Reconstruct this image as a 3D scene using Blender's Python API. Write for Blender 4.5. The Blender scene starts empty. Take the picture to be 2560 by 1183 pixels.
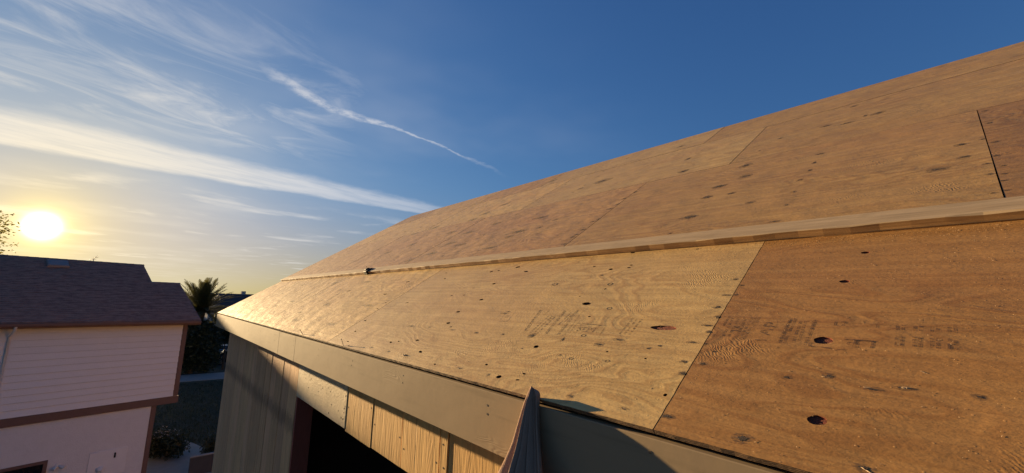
import bpy, bmesh, math, random
from mathutils import Vector, Matrix
from mathutils.geometry import delaunay_2d_cdt
R = math.radians
random.seed(11)
scene = bpy.context.scene
COL = scene.collection

# ---------------------------------------------------------------- camera, sky, sun, exposure
H = 7.6                                   # camera height above the ground
f_px, PITCH, ROLL, YAW = 1029.2, 0.1598, 0.0273, 0.7209   # YAW: clockwise from +Y (eave direction)
def cam_axes():
    cp, sp = math.cos(PITCH), math.sin(PITCH)
    F = Vector((math.sin(YAW)*cp, math.cos(YAW)*cp, sp))
    Rt = Vector((math.cos(YAW), -math.sin(YAW), 0)); U = Rt.cross(F)
    c, s = math.cos(ROLL), math.sin(ROLL)
    return F, c*Rt+s*U, -s*Rt+c*U
cd = bpy.data.cameras.new('camera'); cam = bpy.data.objects.new('camera', cd); COL.objects.link(cam)
cd.sensor_width = 36; cd.lens = f_px/2560*36; cd.clip_start = .05; cd.clip_end = 20000
F_, R_, U_ = cam_axes()
cam.matrix_world = Matrix(((R_.x, U_.x, -F_.x, 0), (R_.y, U_.y, -F_.y, 0), (R_.z, U_.z, -F_.z, H), (0, 0, 0, 1)))
scene.camera = cam

SUN_AZ, SUN_EL = R(-7.82), R(5.8)         # azimuth clockwise from +Y
SUN = Vector((math.sin(SUN_AZ)*math.cos(SUN_EL), math.cos(SUN_AZ)*math.cos(SUN_EL), math.sin(SUN_EL)))
SUN_STRENGTH, SKY_STRENGTH, EXPOSURE = 5.0, 0.05, 1.55
sd = bpy.data.lights.new('sun', 'SUN'); sd.energy = SUN_STRENGTH; sd.angle = R(.55); sd.color = (1, .72, .38)
so = bpy.data.objects.new('sun', sd); COL.objects.link(so); so.rotation_euler = (-SUN).to_track_quat('-Z', 'Y').to_euler()
so.location = (-20, 60, 30)
vs = scene.view_settings
vs.view_transform = 'Standard'; vs.look = 'None'; vs.gamma = 1; vs.use_curve_mapping = False; vs.exposure = EXPOSURE

class NT:
    """small node helper: sockets or numbers in, sockets out"""
    def __init__(s, tree): s.t = tree; s.t.nodes.clear()
    def n(s, typ, **kw):
        nd = s.t.nodes.new(typ)
        for k, v in kw.items(): setattr(nd, k, v)
        return nd
    def put(s, sock, v):
        if hasattr(v, 'links'): s.t.links.new(v, sock)
        elif v is not None: sock.default_value = v
    def m(s, op, a, b=None, c=None, clamp=False):
        nd = s.n('ShaderNodeMath', operation=op, use_clamp=clamp)
        for i, v in enumerate((a, b, c)):
            if v is not None: s.put(nd.inputs[i], v)
        return nd.outputs[0]
    def vm(s, op, a, b=None):
        nd = s.n('ShaderNodeVectorMath', operation=op)
        s.put(nd.inputs[0], a)
        if b is not None: s.put(nd.inputs[3 if op == 'SCALE' else 1], b)
        return nd.outputs['Value'] if op in ('DOT_PRODUCT', 'LENGTH') else nd.outputs['Vector']
    def xyz(s, v):
        nd = s.n('ShaderNodeSeparateXYZ'); s.put(nd.inputs[0], v); return nd.outputs
    def com(s, x=0, y=0, z=0):
        nd = s.n('ShaderNodeCombineXYZ')
        for i, v in enumerate((x, y, z)): s.put(nd.inputs[i], v)
        return nd.outputs[0]
    def noise(s, vec, scale=1., detail=2., rough=.5, dist=0., col=False):
        nd = s.n('ShaderNodeTexNoise'); s.put(nd.inputs['Vector'], vec); nd.inputs['Scale'].default_value = scale
        nd.inputs['Detail'].default_value = detail; nd.inputs['Roughness'].default_value = rough; nd.inputs['Distortion'].default_value = dist
        return nd.outputs['Color' if col else 'Fac']
    def ss(s, v, a, b, lo=0., hi=1.):
        nd = s.n('ShaderNodeMapRange', interpolation_type='SMOOTHSTEP'); s.put(nd.inputs[0], v)
        for i, q in enumerate((a, b, lo, hi)): s.put(nd.inputs[i+1], q)
        return nd.outputs[0]
    def mix(s, f, a, b, mode='MIX'):
        nd = s.n('ShaderNodeMix', data_type='RGBA', blend_type=mode)
        s.put(nd.inputs[0], f); s.put(nd.inputs[6], a if hasattr(a, 'links') else (*a, 1)); s.put(nd.inputs[7], b if hasattr(b, 'links') else (*b, 1))
        return nd.outputs[2]

world = bpy.data.worlds.new('World'); scene.world = world; world.use_nodes = True
def build_world():
    w = NT(world.node_tree)
    sky = w.n('ShaderNodeTexSky', sky_type='NISHITA', sun_disc=False, sun_elevation=SUN_EL, sun_rotation=SUN_AZ % (2*math.pi),
              altitude=0, air_density=1.0, dust_density=1.0, ozone_density=2.2)
    d = w.n('ShaderNodeTexCoord').outputs['Generated']
    x, y, z = w.xyz(d)
    zc = w.m('MAXIMUM', z, .03)
    u, v = w.m('DIVIDE', x, zc), w.m('DIVIDE', y, zc)      # the cirrus layer: a flat sheet high above
    P = w.com(u, v, 0)
    wob = w.m('SUBTRACT', w.noise(w.com(w.m('MULTIPLY', u, .9), w.m('MULTIPLY', v, .9), 3.), 1., 3.), .5)
    wob2 = w.m('SUBTRACT', w.noise(w.com(u, v, 7.), 4.5, 4., .6), .5)
    # broad old contrail
    wid = w.m('SUBTRACT', .55, w.m('MULTIPLY', w.m('MAXIMUM', u, -.4), .10))
    dd = w.m('DIVIDE', w.m('ADD', w.m('SUBTRACT', v, 3.97), w.m('ADD', w.m('MULTIPLY', wob, .30), w.m('MULTIPLY', wob2, .22))), wid)
    band = w.m('MULTIPLY', w.ss(dd, -1.02, -.30), w.ss(dd, 1.0, .55))
    tex = w.noise(w.com(w.m('ADD', w.m('MULTIPLY', u, 1.1), w.m('MULTIPLY', v, 1.3)), w.m('SUBTRACT', w.m('MULTIPLY', v, 5.), w.m('MULTIPLY', u, 1.2)), 0.), 1.6, 5., .62)
    band = w.m('MULTIPLY', band, w.ss(tex, .20, .66, .58, 1.))
    band = w.m('MULTIPLY', band, w.ss(u, 4.5, 1.6))
    band = w.m('MULTIPLY', band, w.ss(u, 2.2, .2, .55, .95))
    # thin twisted contrail
    hump = w.m('EXPONENT', w.m('MULTIPLY', w.m('POWER', w.m('DIVIDE', w.m('SUBTRACT', u, .62), .24), 2.), -1.))
    c2 = w.m('ADD', w.m('ADD', 1.93, w.m('MULTIPLY', u, .26)), w.m('MULTIPLY', hump, .085))
    wid2 = w.m('ADD', w.ss(u, 1.10, .70, .026, .080), .0)
    d2 = w.m('DIVIDE', w.m('ADD', w.m('SUBTRACT', v, c2), w.m('ADD', w.m('MULTIPLY', wob, .42), w.m('MULTIPLY', wob2, .16))), wid2)
    t2 = w.m('MULTIPLY', w.ss(w.m('ABSOLUTE', d2), 1.25, .1), w.m('MULTIPLY', w.ss(u, .18, .46, .05, 1.), w.ss(u, 2.15, .95, .0, 1.)))
    t2 = w.m('MULTIPLY', t2, w.ss(w.noise(P, 13., 5., .7), .30, .64, .22, .74))
    # feathery cirrus, upper left
    q = w.com(w.m('ADD', w.m('MULTIPLY', u, 1.0), w.m('MULTIPLY', v, .35)), w.m('SUBTRACT', w.m('MULTIPLY', v, 1.9), w.m('MULTIPLY', u, .5)), 1.3)
    ci = w.noise(q, 1.3, 8., .64, .9)
    reg = w.m('MULTIPLY', w.ss(u, 1.15, .1), w.m('MULTIPLY', w.ss(v, 1.2, 2.4), w.ss(v, 3.6, 2.9)))
    cirr = w.m('MULTIPLY', w.m('MULTIPLY', w.ss(ci, .37, .80), reg), .85)
    veil = w.m('MULTIPLY', w.ss(w.noise(P, .5, 4., .55), .42, .8), w.m('MULTIPLY', w.ss(v, .6, 2.), w.ss(u, 2.6, .4, 0., .38)))
    # low streaks towards the horizon
    lo = w.noise(w.com(w.m('MULTIPLY', u, .55), w.m('MULTIPLY', v, .62), 2.1), 1.5, 5., .55, .2)
    low = w.m('MULTIPLY', w.m('MULTIPLY', w.ss(lo, .53, .74), w.ss(v, 4.5, 5.4)), w.ss(z, .02, .07, .0, .7))
    cl = w.m('MAXIMUM', w.m('MAXIMUM', band, t2), w.m('MAXIMUM', w.m('MAXIMUM', cirr, veil), low))
    # how near to the sun
    dot = w.vm('DOT_PRODUCT', d, tuple(SUN))
    ang = w.m('MULTIPLY', w.m('ARCCOSINE', w.m('MINIMUM', dot, 1.)), 180/math.pi)
    near = w.m('EXPONENT', w.m('MULTIPLY', ang, -1/14.))
    ccol = w.mix(near, (5.0, 5.1, 5.5), (8.0, 6.7, 4.4))
    base = w.mix(1., sky.outputs[0], w.mix(w.ss(z, .0, .28), (.84, .86, .88), SKY_TINT), 'MULTIPLY')
    bx, by, bz = w.xyz(base)                                # the bright air round a low sun, held within what the lens records
    base = w.com(*[w.m('DIVIDE', c_, w.m('ADD', 1., w.m('DIVIDE', c_, k_))) for c_, k_ in ((bx, 5.4), (by, 5.4), (bz, 6.4))])
    base = w.mix(w.m('EXPONENT', w.m('MULTIPLY', ang, -1/7.)), base, w.mix(1., base, (1.0, .82, .42), 'MULTIPLY'))
    base = w.mix(w.m('MULTIPLY', cl, .8), base, ccol)
    # the sun and its aureole
    core = w.m('MULTIPLY', w.m('EXPONENT', w.m('MULTIPLY', w.m('POWER', w.m('DIVIDE', ang, .82), 2.), -1.)), 45.)
    g1 = w.m('MULTIPLY', w.m('EXPONENT', w.m('MULTIPLY', ang, -1/1.5)), 8.)
    g2 = w.m('MULTIPLY', w.m('EXPONENT', w.m('MULTIPLY', ang, -1/7.)), 1.9)
    glow = w.vm('ADD', w.vm('SCALE', (1., .95, .8), core), w.vm('ADD', w.vm('SCALE', (1., .76, .20), g1), w.vm('SCALE', (1., .70, .22), g2)))
    base = w.vm('ADD', base, glow)
    bg = w.n('ShaderNodeBackground'); w.put(bg.inputs[0], base); bg.inputs[1].default_value = SKY_STRENGTH
    out = w.n('ShaderNodeOutputWorld'); w.t.links.new(bg.outputs[0], out.inputs[0])
SKY_TINT = (.55, 1.0, 1.97)
build_world()

# ---------------------------------------------------------------- helpers
def tag(o, label=None, cat=None, group=None, kind=None):
    for k, v in (('label', label), ('category', cat), ('group', group), ('kind', kind)):
        if v: o[k] = v
    return o
def empty(name, loc, rz=0, **kw):
    o = bpy.data.objects.new(name, None); COL.objects.link(o); o.location = loc; o.rotation_euler = (0, 0, rz); o.empty_display_size = .2
    return tag(o, **kw)
def link(name, me, parent=None, mats=(), mw=None, **kw):
    o = bpy.data.objects.new(name, me); COL.objects.link(o)
    for m_ in mats:
        if m_.name not in me.materials: me.materials.append(m_)
    if parent: o.parent = parent
    if mw is not None: o.matrix_local = mw
    return tag(o, **kw)
class MB:
    """collects geometry for one mesh"""
    def __init__(s): s.v = []; s.f = []; s.mi = []; s.sm = []
    def add(s, vs_, fs, mi=0, sm=False):
        b = len(s.v); s.v += [tuple(q) for q in vs_]
        for f in fs: s.f.append([b+i for i in f]); s.mi.append(mi); s.sm.append(sm)
    def box(s, a, b, mi=0, bev=0.):
        (x0, y0, z0), (x1, y1, z1) = a, b
        if bev <= 0:
            s.add([(x0,y0,z0),(x1,y0,z0),(x1,y1,z0),(x0,y1,z0),(x0,y0,z1),(x1,y0,z1),(x1,y1,z1),(x0,y1,z1)],
                  [(0,3,2,1),(4,5,6,7),(0,1,5,4),(1,2,6,5),(2,3,7,6),(3,0,4,7)], mi)
        else:
            bm = bmesh.new(); bmesh.ops.create_cube(bm, size=1)
            for q in bm.verts: q.co = Vector(((x0+x1)/2+q.co.x*(x1-x0), (y0+y1)/2+q.co.y*(y1-y0), (z0+z1)/2+q.co.z*(z1-z0)))
            bmesh.ops.bevel(bm, geom=bm.edges[:], offset=bev, segments=1, affect='EDGES')
            bm.verts.ensure_lookup_table()
            s.add([q.co for q in bm.verts], [[q.index for q in f.verts] for f in bm.faces], mi); bm.free()
    def tube(s, pts, rad, seg=8, mi=0, caps=True, sm=True):
        pts = [Vector(p) for p in pts]; n = len(pts)
        rad = rad if isinstance(rad, (list, tuple)) else [rad]*n
        vs_ = []
        for i, p in enumerate(pts):
            t = (pts[min(i+1, n-1)]-pts[max(i-1, 0)]).normalized()
            a = t.orthogonal().normalized() if i == 0 else (a-t*a.dot(t)).normalized()
            b = t.cross(a)
            vs_ += [p+(a*math.cos(2*math.pi*k/seg)+b*math.sin(2*math.pi*k/seg))*rad[i] for k in range(seg)]
        fs = [(i*seg+k, i*seg+(k+1) % seg, (i+1)*seg+(k+1) % seg, (i+1)*seg+k) for i in range(n-1) for k in range(seg)]
        s.add(vs_, fs, mi, sm)
        if caps: s.add(vs_[:seg][::-1], [tuple(range(seg))], mi); s.add(vs_[-seg:], [tuple(range(seg))], mi)
    def mesh(s, name):
        me = bpy.data.meshes.new(name); me.from_pydata(s.v, [], s.f)
        me.polygons.foreach_set('material_index', s.mi); me.polygons.foreach_set('use_smooth', s.sm); me.update()
        return me
    def build(s, name, mats, parent=None, mw=None, **kw):
        return link(name, s.mesh(name), parent, mats if isinstance(mats, (list, tuple)) else (mats,), mw, **kw)

# ---------------------------------------------------------------- materials
def new_mat(name):
    m_ = bpy.data.materials.new(name); m_.use_nodes = True; nt = NT(m_.node_tree)
    out = nt.n('ShaderNodeOutputMaterial'); b = nt.n('ShaderNodeBsdfPrincipled'); nt.t.links.new(b.outputs[0], out.inputs[0])
    return m_, nt, b
def bump(nt, b, height, dist=1., strength=1.):
    nd = nt.n('ShaderNodeBump'); nt.put(nd.inputs['Height'], height); nd.inputs['Distance'].default_value = dist; nd.inputs['Strength'].default_value = strength
    nt.t.links.new(nd.outputs[0], b.inputs['Normal'])
def simple(name, col, rough=.6, metal=0., var=.15, scale=6., bmp=0., spec=.4, stretch=(1, 1, 1)):
    m_, nt, b = new_mat(name)
    v = nt.vm('MULTIPLY', nt.n('ShaderNodeTexCoord').outputs['Object'], stretch)
    k = nt.noise(v, scale, 4., .6)
    c = nt.mix(k, tuple(q*(1-var) for q in col), tuple(min(1, q*(1+var)) for q in col))
    nt.put(b.inputs['Base Color'], c); b.inputs['Roughness'].default_value = rough; b.inputs['Metallic'].default_value = metal
    b.inputs['Specular IOR Level'].default_value = spec
    if bmp: bump(nt, b, nt.m('MULTIPLY', nt.noise(v, scale*6, 3., .6), bmp))
    return m_
def plywood():
    """rotary-cut softwood veneer: contour-like figure, streaks along the sheet, raised grain, chatter ripples; x runs along the sheet"""
    m_, nt, b = new_mat('plywood_face')
    oi = nt.n('ShaderNodeObjectInfo')
    x, y, z = nt.xyz(nt.n('ShaderNodeTexCoord').outputs['Object'])
    rx, ry = nt.m('MULTIPLY', oi.outputs['Random'], 61.), nt.m('MULTIPLY', oi.outputs['Random'], 23.)
    X, Y = nt.m('ADD', x, rx), nt.m('ADD', y, ry)
    def vec(a, c_, k=0.): return nt.com(nt.m('MULTIPLY', X, a), nt.m('MULTIPLY', Y, c_), k)
    h = nt.noise(vec(.75, 2.5), 1., 3., .45, .35)                    # slow relief of the veneer through the growth rings
    ring = nt.m('SINE', nt.m('MULTIPLY', h, 165.))
    ring2 = nt.m('SINE', nt.m('MULTIPLY', h, 420.))
    rm = nt.ss(nt.noise(vec(1.1, 2.1, 4.), 1., 2.), .36, .60)         # where the figure shows
    streak = nt.noise(vec(1.3, 34., 2.), 1., 5., .62)
    fine = nt.noise(vec(14., 260., 6.), 1., 2., .6)
    patch = nt.noise(vec(.9, 2.2, 9.), 1., 3., .55)
    blot = nt.noise(vec(2.2, 5.5, 13.), 1., 4., .6)
    c = nt.mix(nt.ss(streak, .30, .72), (.58, .425, .255), (.44, .30, .17))
    c = nt.mix(nt.m('MULTIPLY', nt.ss(ring, .2, 1.), nt.m('MULTIPLY', rm, .55)), c, (.36, .22, .12))
    c = nt.mix(nt.ss(patch, .40, .70, 0., .28), c, (.46, .27, .17))     # redder heartwood
    c = nt.mix(nt.ss(blot, .52, .78, 0., .20), c, (.60, .46, .31))
    c = nt.mix(nt.ss(nt.noise(vec(1.7, 6., 21.), 1., 4., .6), .60, .80, 0., .22), c, (.27, .18, .115))   # dirt smears
    lines = nt.m('MULTIPLY', nt.ss(nt.noise(vec(1.0, 85., 41.), 1., 3., .6), .58, .70), nt.ss(nt.noise(vec(1.4, 5., 44.), 1., 2.), .42, .62))
    c = nt.mix(nt.m('MULTIPLY', lines, nt.m('MULTIPLY', oi.outputs['Alpha'], .62)), c, (.20, .115, .06))
    c = nt.mix(nt.ss(fine, .35, .75, 0., .16), c, (.22, .14, .085))
    # pale sawdust specks
    vo = nt.n('ShaderNodeTexVoronoi'); nt.put(vo.inputs['Vector'], vec(70., 95.)); vo.inputs['Scale'].default_value = 1.
    rn = nt.xyz(vo.outputs['Color'])[0]
    sp = nt.m('MULTIPLY', nt.ss(vo.outputs['Distance'], .24, .10), nt.m('GREATER_THAN', rn, .90))
    c = nt.mix(nt.m('MULTIPLY', sp, .5), c, (.70, .56, .40))
    c = nt.mix(1., c, oi.outputs['Color'], 'MULTIPLY'); c = nt.mix(1., c, (1.02, .965, .70), 'MULTIPLY')
    nt.put(b.inputs['Base Color'], c)
    b.inputs['Roughness'].default_value = .47; b.inputs['Specular IOR Level'].default_value = .45; b.inputs['Specular Tint'].default_value = (1., .76, .40, 1)
    # relief in metres
    chm = nt.ss(nt.noise(vec(3.0, 4.2, 31.), 1., 2.), .60, .70)
    ch = nt.m('SINE', nt.m('ADD', nt.m('ADD', nt.m('MULTIPLY', X, 520.), nt.m('MULTIPLY', Y, 430.)), nt.m('MULTIPLY', nt.noise(vec(22., 30., 5.), 1., 3.), 30.)))
    hh = nt.m('MULTIPLY', nt.m('MULTIPLY', ring, rm), .00020)
    hh = nt.m('ADD', hh, nt.m('MULTIPLY', nt.m('MULTIPLY', ring2, rm), .00006))
    hh = nt.m('ADD', hh, nt.m('MULTIPLY', nt.m('MULTIPLY', ch, chm), .00020))
    hh = nt.m('ADD', hh, nt.m('MULTIPLY', streak, .0011))
    hh = nt.m('ADD', hh, nt.m('MULTIPLY', nt.noise(vec(55., 130., 8.), 1., 3., .65), .0011))
    hh = nt.m('ADD', hh, nt.m('MULTIPLY', nt.noise(vec(5., 9., 17.), 1., 3., .5), nt.m('MULTIPLY', oi.outputs['Alpha'], .0085)))
    hh = nt.m('ADD', hh, nt.m('MULTIPLY', nt.noise(vec(2.1, 3.2, 27.), 1., 2., .5), nt.m('MULTIPLY', oi.outputs['Alpha'], .013)))
    hh = nt.m('ADD', hh, nt.m('MULTIPLY', sp, .0003))
    bump(nt, b, hh)
    return m_
def boards(name, c1, c2, rough=.7, stain=None, along='Z', fine=90., relief=.0012, grey=0.):
    """sawn boards, grain along one axis of the object"""
    m_, nt, b = new_mat(name)
    oi = nt.n('ShaderNodeObjectInfo')
    x, y, z = nt.xyz(nt.n('ShaderNodeTexCoord').outputs['Object'])
    if along == 'Z': a, p, q = z, y, x
    elif along == 'Y': a, p, q = y, z, x
    else: a, p, q = x, y, z
    rd = nt.m('MULTIPLY', oi.outputs['Random'], 47.)
    P, A = nt.m('ADD', p, rd), nt.m('ADD', a, rd)
    def vec(ka, kp, k=0.): return nt.com(nt.m('MULTIPLY', A, ka), nt.m('MULTIPLY', P, kp), nt.m('ADD', nt.m('MULTIPLY', q, kp), k))
    s1 = nt.noise(vec(1.3, 22.), 1., 6., .62, .5); s2 = nt.noise(vec(5., fine*1.6, 4.), 1., 3., .6)
    big = nt.noise(vec(1.1, 4., 8.), 1., 4., .6)
    h = nt.noise(vec(1.2, 7., 12.), 1., 2., .4, .3); ring = nt.m('SINE', nt.m('MULTIPLY', h, 95.))
    c = nt.mix(nt.ss(s1, .22, .82), c1, c2)
    c = nt.mix(nt.ss(ring, .1, 1., 0., .16), c, tuple(k*.6 for k in c2))
    c = nt.mix(nt.ss(s2, .45, .8, 0., .5), c, tuple(k*.5 for k in c2))
    c = nt.mix(nt.ss(big, .5, .8, 0., .5), c, tuple(k*.6+.01 for k in c2))
    crack = nt.m('MULTIPLY', nt.ss(nt.noise(vec(.9, 60., 19.), 1., 2.), .70, .74), nt.ss(nt.noise(vec(2.3, 9., 3.), 1., 1.), .5, .6))
    c = nt.mix(nt.m('MULTIPLY', crack, .85), c, (.03, .018, .01))
    if stain is not None:
        zz, wdt = stain
        g = nt.m('ADD', nt.m('SUBTRACT', z, zz), nt.m('MULTIPLY', nt.m('SUBTRACT', nt.noise(vec(9., 60., 2.), 1., 3.), .5), wdt*2.4))
        c = nt.mix(nt.m('MULTIPLY', nt.ss(nt.m('ABSOLUTE', g), wdt, wdt*.1), .5), c, (.07, .048, .03))
    c = nt.mix(1., c, oi.outputs['Color'], 'MULTIPLY')
    nt.put(b.inputs['Base Color'], c); b.inputs['Roughness'].default_value = rough; b.inputs['Specular IOR Level'].default_value = .25
    hh = nt.m('ADD', nt.m('MULTIPLY', s1, relief), nt.m('ADD', nt.m('MULTIPLY', s2, relief*.4), nt.m('MULTIPLY', ring, relief*.06)))
    hh = nt.m('SUBTRACT', hh, nt.m('MULTIPLY', crack, relief*2))
    bump(nt, b, hh)
    return m_
def ply_edge():
    m_, nt, b = new_mat('plywood_edge')
    x, y, z = nt.xyz(nt.n('ShaderNodeTexCoord').outputs['Object'])
    lam = nt.m('SINE', nt.m('MULTIPLY', z, 2*math.pi/.0052))
    k = nt.noise(nt.com(nt.m('MULTIPLY', x, 60.), nt.m('MULTIPLY', y, 60.), nt.m('MULTIPLY', z, 300.)), 1., 4., .65)
    c = nt.mix(nt.ss(lam, -.4, .5), (.10, .048, .020), (.30, .165, .075))
    c = nt.mix(nt.ss(k, .45, .7, 0., .8), c, (.06, .03, .014))
    nt.put(b.inputs['Base Color'], c); b.inputs['Roughness'].default_value = .85
    bump(nt, b, nt.m('MULTIPLY', k, .004))
    return m_
def painted_fascia():
    m_, nt, b = new_mat('fascia_paint')
    x, y, z = nt.xyz(nt.n('ShaderNodeTexCoord').outputs['Object'])
    def vec(ky, kz, k=0.): return nt.com(nt.m('MULTIPLY', x, kz), nt.m('MULTIPLY', y, ky), nt.m('ADD', nt.m('MULTIPLY', z, kz), k))
    g = nt.noise(vec(1.6, 26.), 1., 4., .6); d = nt.noise(vec(.7, 3., 5.), 1., 4., .6); f = nt.noise(vec(30., 30., 2.), 1., 3.)
    h = nt.noise(vec(2.2, 11., 9.), 1., 2., .4, .4); ring = nt.m('SINE', nt.m('MULTIPLY', h, 120.))
    rm = nt.ss(nt.noise(vec(2.4, 5., 17.), 1., 1.), .60, .70)
    c = nt.mix(d, (.272, .194, .112), (.326, .236, .142))
    c = nt.mix(nt.ss(g, .52, .78, 0., .5), c, (.19, .14, .08))
    scr = nt.m('MULTIPLY', nt.ss(nt.noise(vec(3., 90., 3.), 1., 1.), .76, .79), nt.ss(nt.noise(vec(1.5, 4., 1.), 1., 1.), .56, .62))
    c = nt.mix(nt.m('MULTIPLY', scr, .7), c, (.16, .12, .08))
    nt.put(b.inputs['Base Color'], c); b.inputs['Roughness'].default_value = .8; b.inputs['Specular IOR Level'].default_value = .12
    hh = nt.m('ADD', nt.m('MULTIPLY', g, .0004), nt.m('ADD', nt.m('MULTIPLY', f, .0003), nt.m('MULTIPLY', nt.m('MULTIPLY', ring, rm), .00022)))
    bump(nt, b, nt.m('ADD', hh, nt.m('MULTIPLY', nt.noise(vec(2.5, 6., 7.), 1., 2.), .0025)))
    return m_
def ink_mat():
    m_ = bpy.data.materials.new('stamp_ink'); m_.use_nodes = True; nt = NT(m_.node_tree)
    out = nt.n('ShaderNodeOutputMaterial'); b = nt.n('ShaderNodeBsdfPrincipled'); t = nt.n('ShaderNodeBsdfTransparent'); mx = nt.n('ShaderNodeMixShader')
    v = nt.n('ShaderNodeTexCoord').outputs['Object']
    k = nt.m('MULTIPLY', nt.ss(nt.noise(v, 90., 4., .65), .38, .56), nt.ss(nt.noise(v, 14., 2.), .32, .50, .28, .62))
    b.inputs['Base Color'].default_value = (.045, .03, .024, 1); b.inputs['Roughness'].default_value = .7
    nt.put(mx.inputs[0], k); nt.t.links.new(t.outputs[0], mx.inputs[1]); nt.t.links.new(b.outputs[0], mx.inputs[2]); nt.t.links.new(mx.outputs[0], out.inputs[0])
    return m_
M = {}
M['ply'] = plywood(); M['edge'] = ply_edge(); M['fascia'] = painted_fascia(); M['ink'] = ink_mat()
M['strip_nail'] = simple('painted_nail', (.20, .15, .09), .6)
M['hole'] = simple('hole_interior', (.055, .016, .010), .9, var=.6, scale=220., bmp=.004)
M['knot'] = simple('knot_wood', (.24, .055, .026), .85, var=.7, scale=120., bmp=.006, stretch=(3, 1, 1))
M['tear'] = simple('iron_stained_tear', (.06, .036, .024), .9, var=.5, scale=150., bmp=.004)
M['splinter'] = simple('splinter_wood', (.36, .24, .135), .7, var=.3, scale=80.)
M['strip'] = boards('weathered_strip_wood', (.52, .37, .21), (.38, .26, .14), .75, along='X', relief=.0016)
M['strip_edge'] = boards('strip_edge_wood', (.42, .24, .10), (.22, .11, .042), .7, along='X', relief=.0016)
M['wall_wood'] = boards('rough_wall_wood', (.78, .45, .235), (.54, .30, .15), .8, stain=(-1.30, .13), relief=.0028)
M['header_wood'] = boards('golden_header_wood', (.70, .42, .145), (.54, .30, .10), .7, relief=.0030)
M['beige'] = simple('blotchy_beige_panel', (.58, .44, .26), .6, var=.34, scale=9., bmp=.003, stretch=(1, 1, 1))
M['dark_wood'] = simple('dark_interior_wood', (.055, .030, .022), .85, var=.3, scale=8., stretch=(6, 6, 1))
M['red_wood'] = simple('red_brown_jamb', (.30, .075, .045), .7, var=.25, scale=8., stretch=(8, 8, 1))
M['felt'] = simple('dark_deck_underlay', (.05, .035, .025), .95)  # dark underlay below the plywood sheets
def halo_mat():
    m_ = bpy.data.materials.new('stain_and_buckle_shade'); m_.use_nodes = True; nt = NT(m_.node_tree)
    out = nt.n('ShaderNodeOutputMaterial'); b = nt.n('ShaderNodeBsdfPrincipled'); t = nt.n('ShaderNodeBsdfTransparent'); mx = nt.n('ShaderNodeMixShader')
    v = nt.n('ShaderNodeTexCoord').outputs['Object']; k = nt.ss(nt.noise(nt.vm('MULTIPLY', v, (.5, 1.4, 1)), 130., 4., .6), .36, .62, .0, .45)
    b.inputs['Base Color'].default_value = (.085, .058, .042, 1); b.inputs['Roughness'].default_value = .8
    nt.put(mx.inputs[0], k); nt.t.links.new(t.outputs[0], mx.inputs[1]); nt.t.links.new(b.outputs[0], mx.inputs[2]); nt.t.links.new(mx.outputs[0], out.inputs[0])
    return m_
M['halo'] = halo_mat()  # iron stain round nails; on far sheets also painted shading of buckled plywood
M['steel'] = simple('nail_steel', (.12, .10, .09), .5, metal=.8, scale=30.)
M['black_metal'] = simple('black_latch_and_gap_block', (.012, .011, .011), .6, metal=.3, scale=40.)  # latch, vent flap, and the block standing in for the gap's shadow
HOLES= [(1.127, 2.268, 0.0222, 0.011), (1.047, 2.105, 0.0221, 0.01), (1.077, 2.53, 0.02, 0.0099), (1.09, 2.452, 0.0144, 0.007), (0.876, 2.285, 0.0191, 0.0093), (0.663, 2.186, 0.0192, 0.0087), (1.06, 1.523, 0.0115, 0.0065), (1.013, 1.379, 0.0169, 0.009), (1.021, 1.265, 0.012, 0.0058), (1.051, 1.266, 0.0109, 0.0059), (1.217, 1.344, 0.016, 0.0091), (1.196, 0.952, 0.0101, 0.0059), (0.789, 1.281, 0.0079, 0.0065), (0.713, 1.396, 0.0048, 0.004), (0.642, 1.305, 0.0278, 0.013), (0.533, 1.215, 0.009, 0.0057), (0.277, 1.343, 0.0151, 0.0099), (0.11, 1.518, 0.0119, 0.0056), (0.059, 1.375, 0.0153, 0.0091), (0.104, 1.263, 0.0098, 0.0046), (0.065, 1.266, 0.0097, 0.0044), (0.304, 0.979, 0.0053, 0.0041), (0.351, 0.826, 0.0061, 0.0045), (0.372, 0.792, 0.0079, 0.004), (0.293, 0.81, 0.0058, 0.004), (0.139, 0.668, 0.0058, 0.0064), (1.106, 3.215, 0.0192, 0.006), (0.992, 3.082, 0.0178, 0.007), (0.708, 2.599, 0.0148, 0.0058), (0.719, 2.453, 0.0149, 0.0056), (0.593, 3.094, 0.0181, 0.0053), (0.509, 2.256, 0.0188, 0.0081), (0.382, 2.203, 0.0224, 0.0079), (0.349, 2.13, 0.0133, 0.004), (0.189, 2.276, 0.0176, 0.0068), (0.103, 2.106, 0.0197, 0.0076), (0.963, 3.713, 0.0374, 0.0095), (0.723, 3.763, 0.0325, 0.009), (0.792, 4.867, 0.048, 0.0088), (0.131, 2.529, 0.0181, 0.0064), (0.15, 2.455, 0.0121, 0.0046), (0.308, 3.326, 0.0275, 0.0059), (0.482, 3.444, 0.0183, 0.0055), (0.581, 3.467, 0.0188, 0.0051), (0.17, 3.218, 0.0196, 0.0051), (0.054, 3.086, 0.0198, 0.0054), (0.042, 1.864, 0.011, 0.0041), (0.373, 0.601, 0.004, 0.004)]
KNOTS= [(0.484, 0.826, 0.0532, 0.0156), (0.476, 0.322, 0.0233, 0.0182), (0.154, 0.29, 0.0199, 0.0154), (0.828, 0.309, 0.0143, 0.0102), (1.045, 0.271, 0.0129, 0.0094)]
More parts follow.
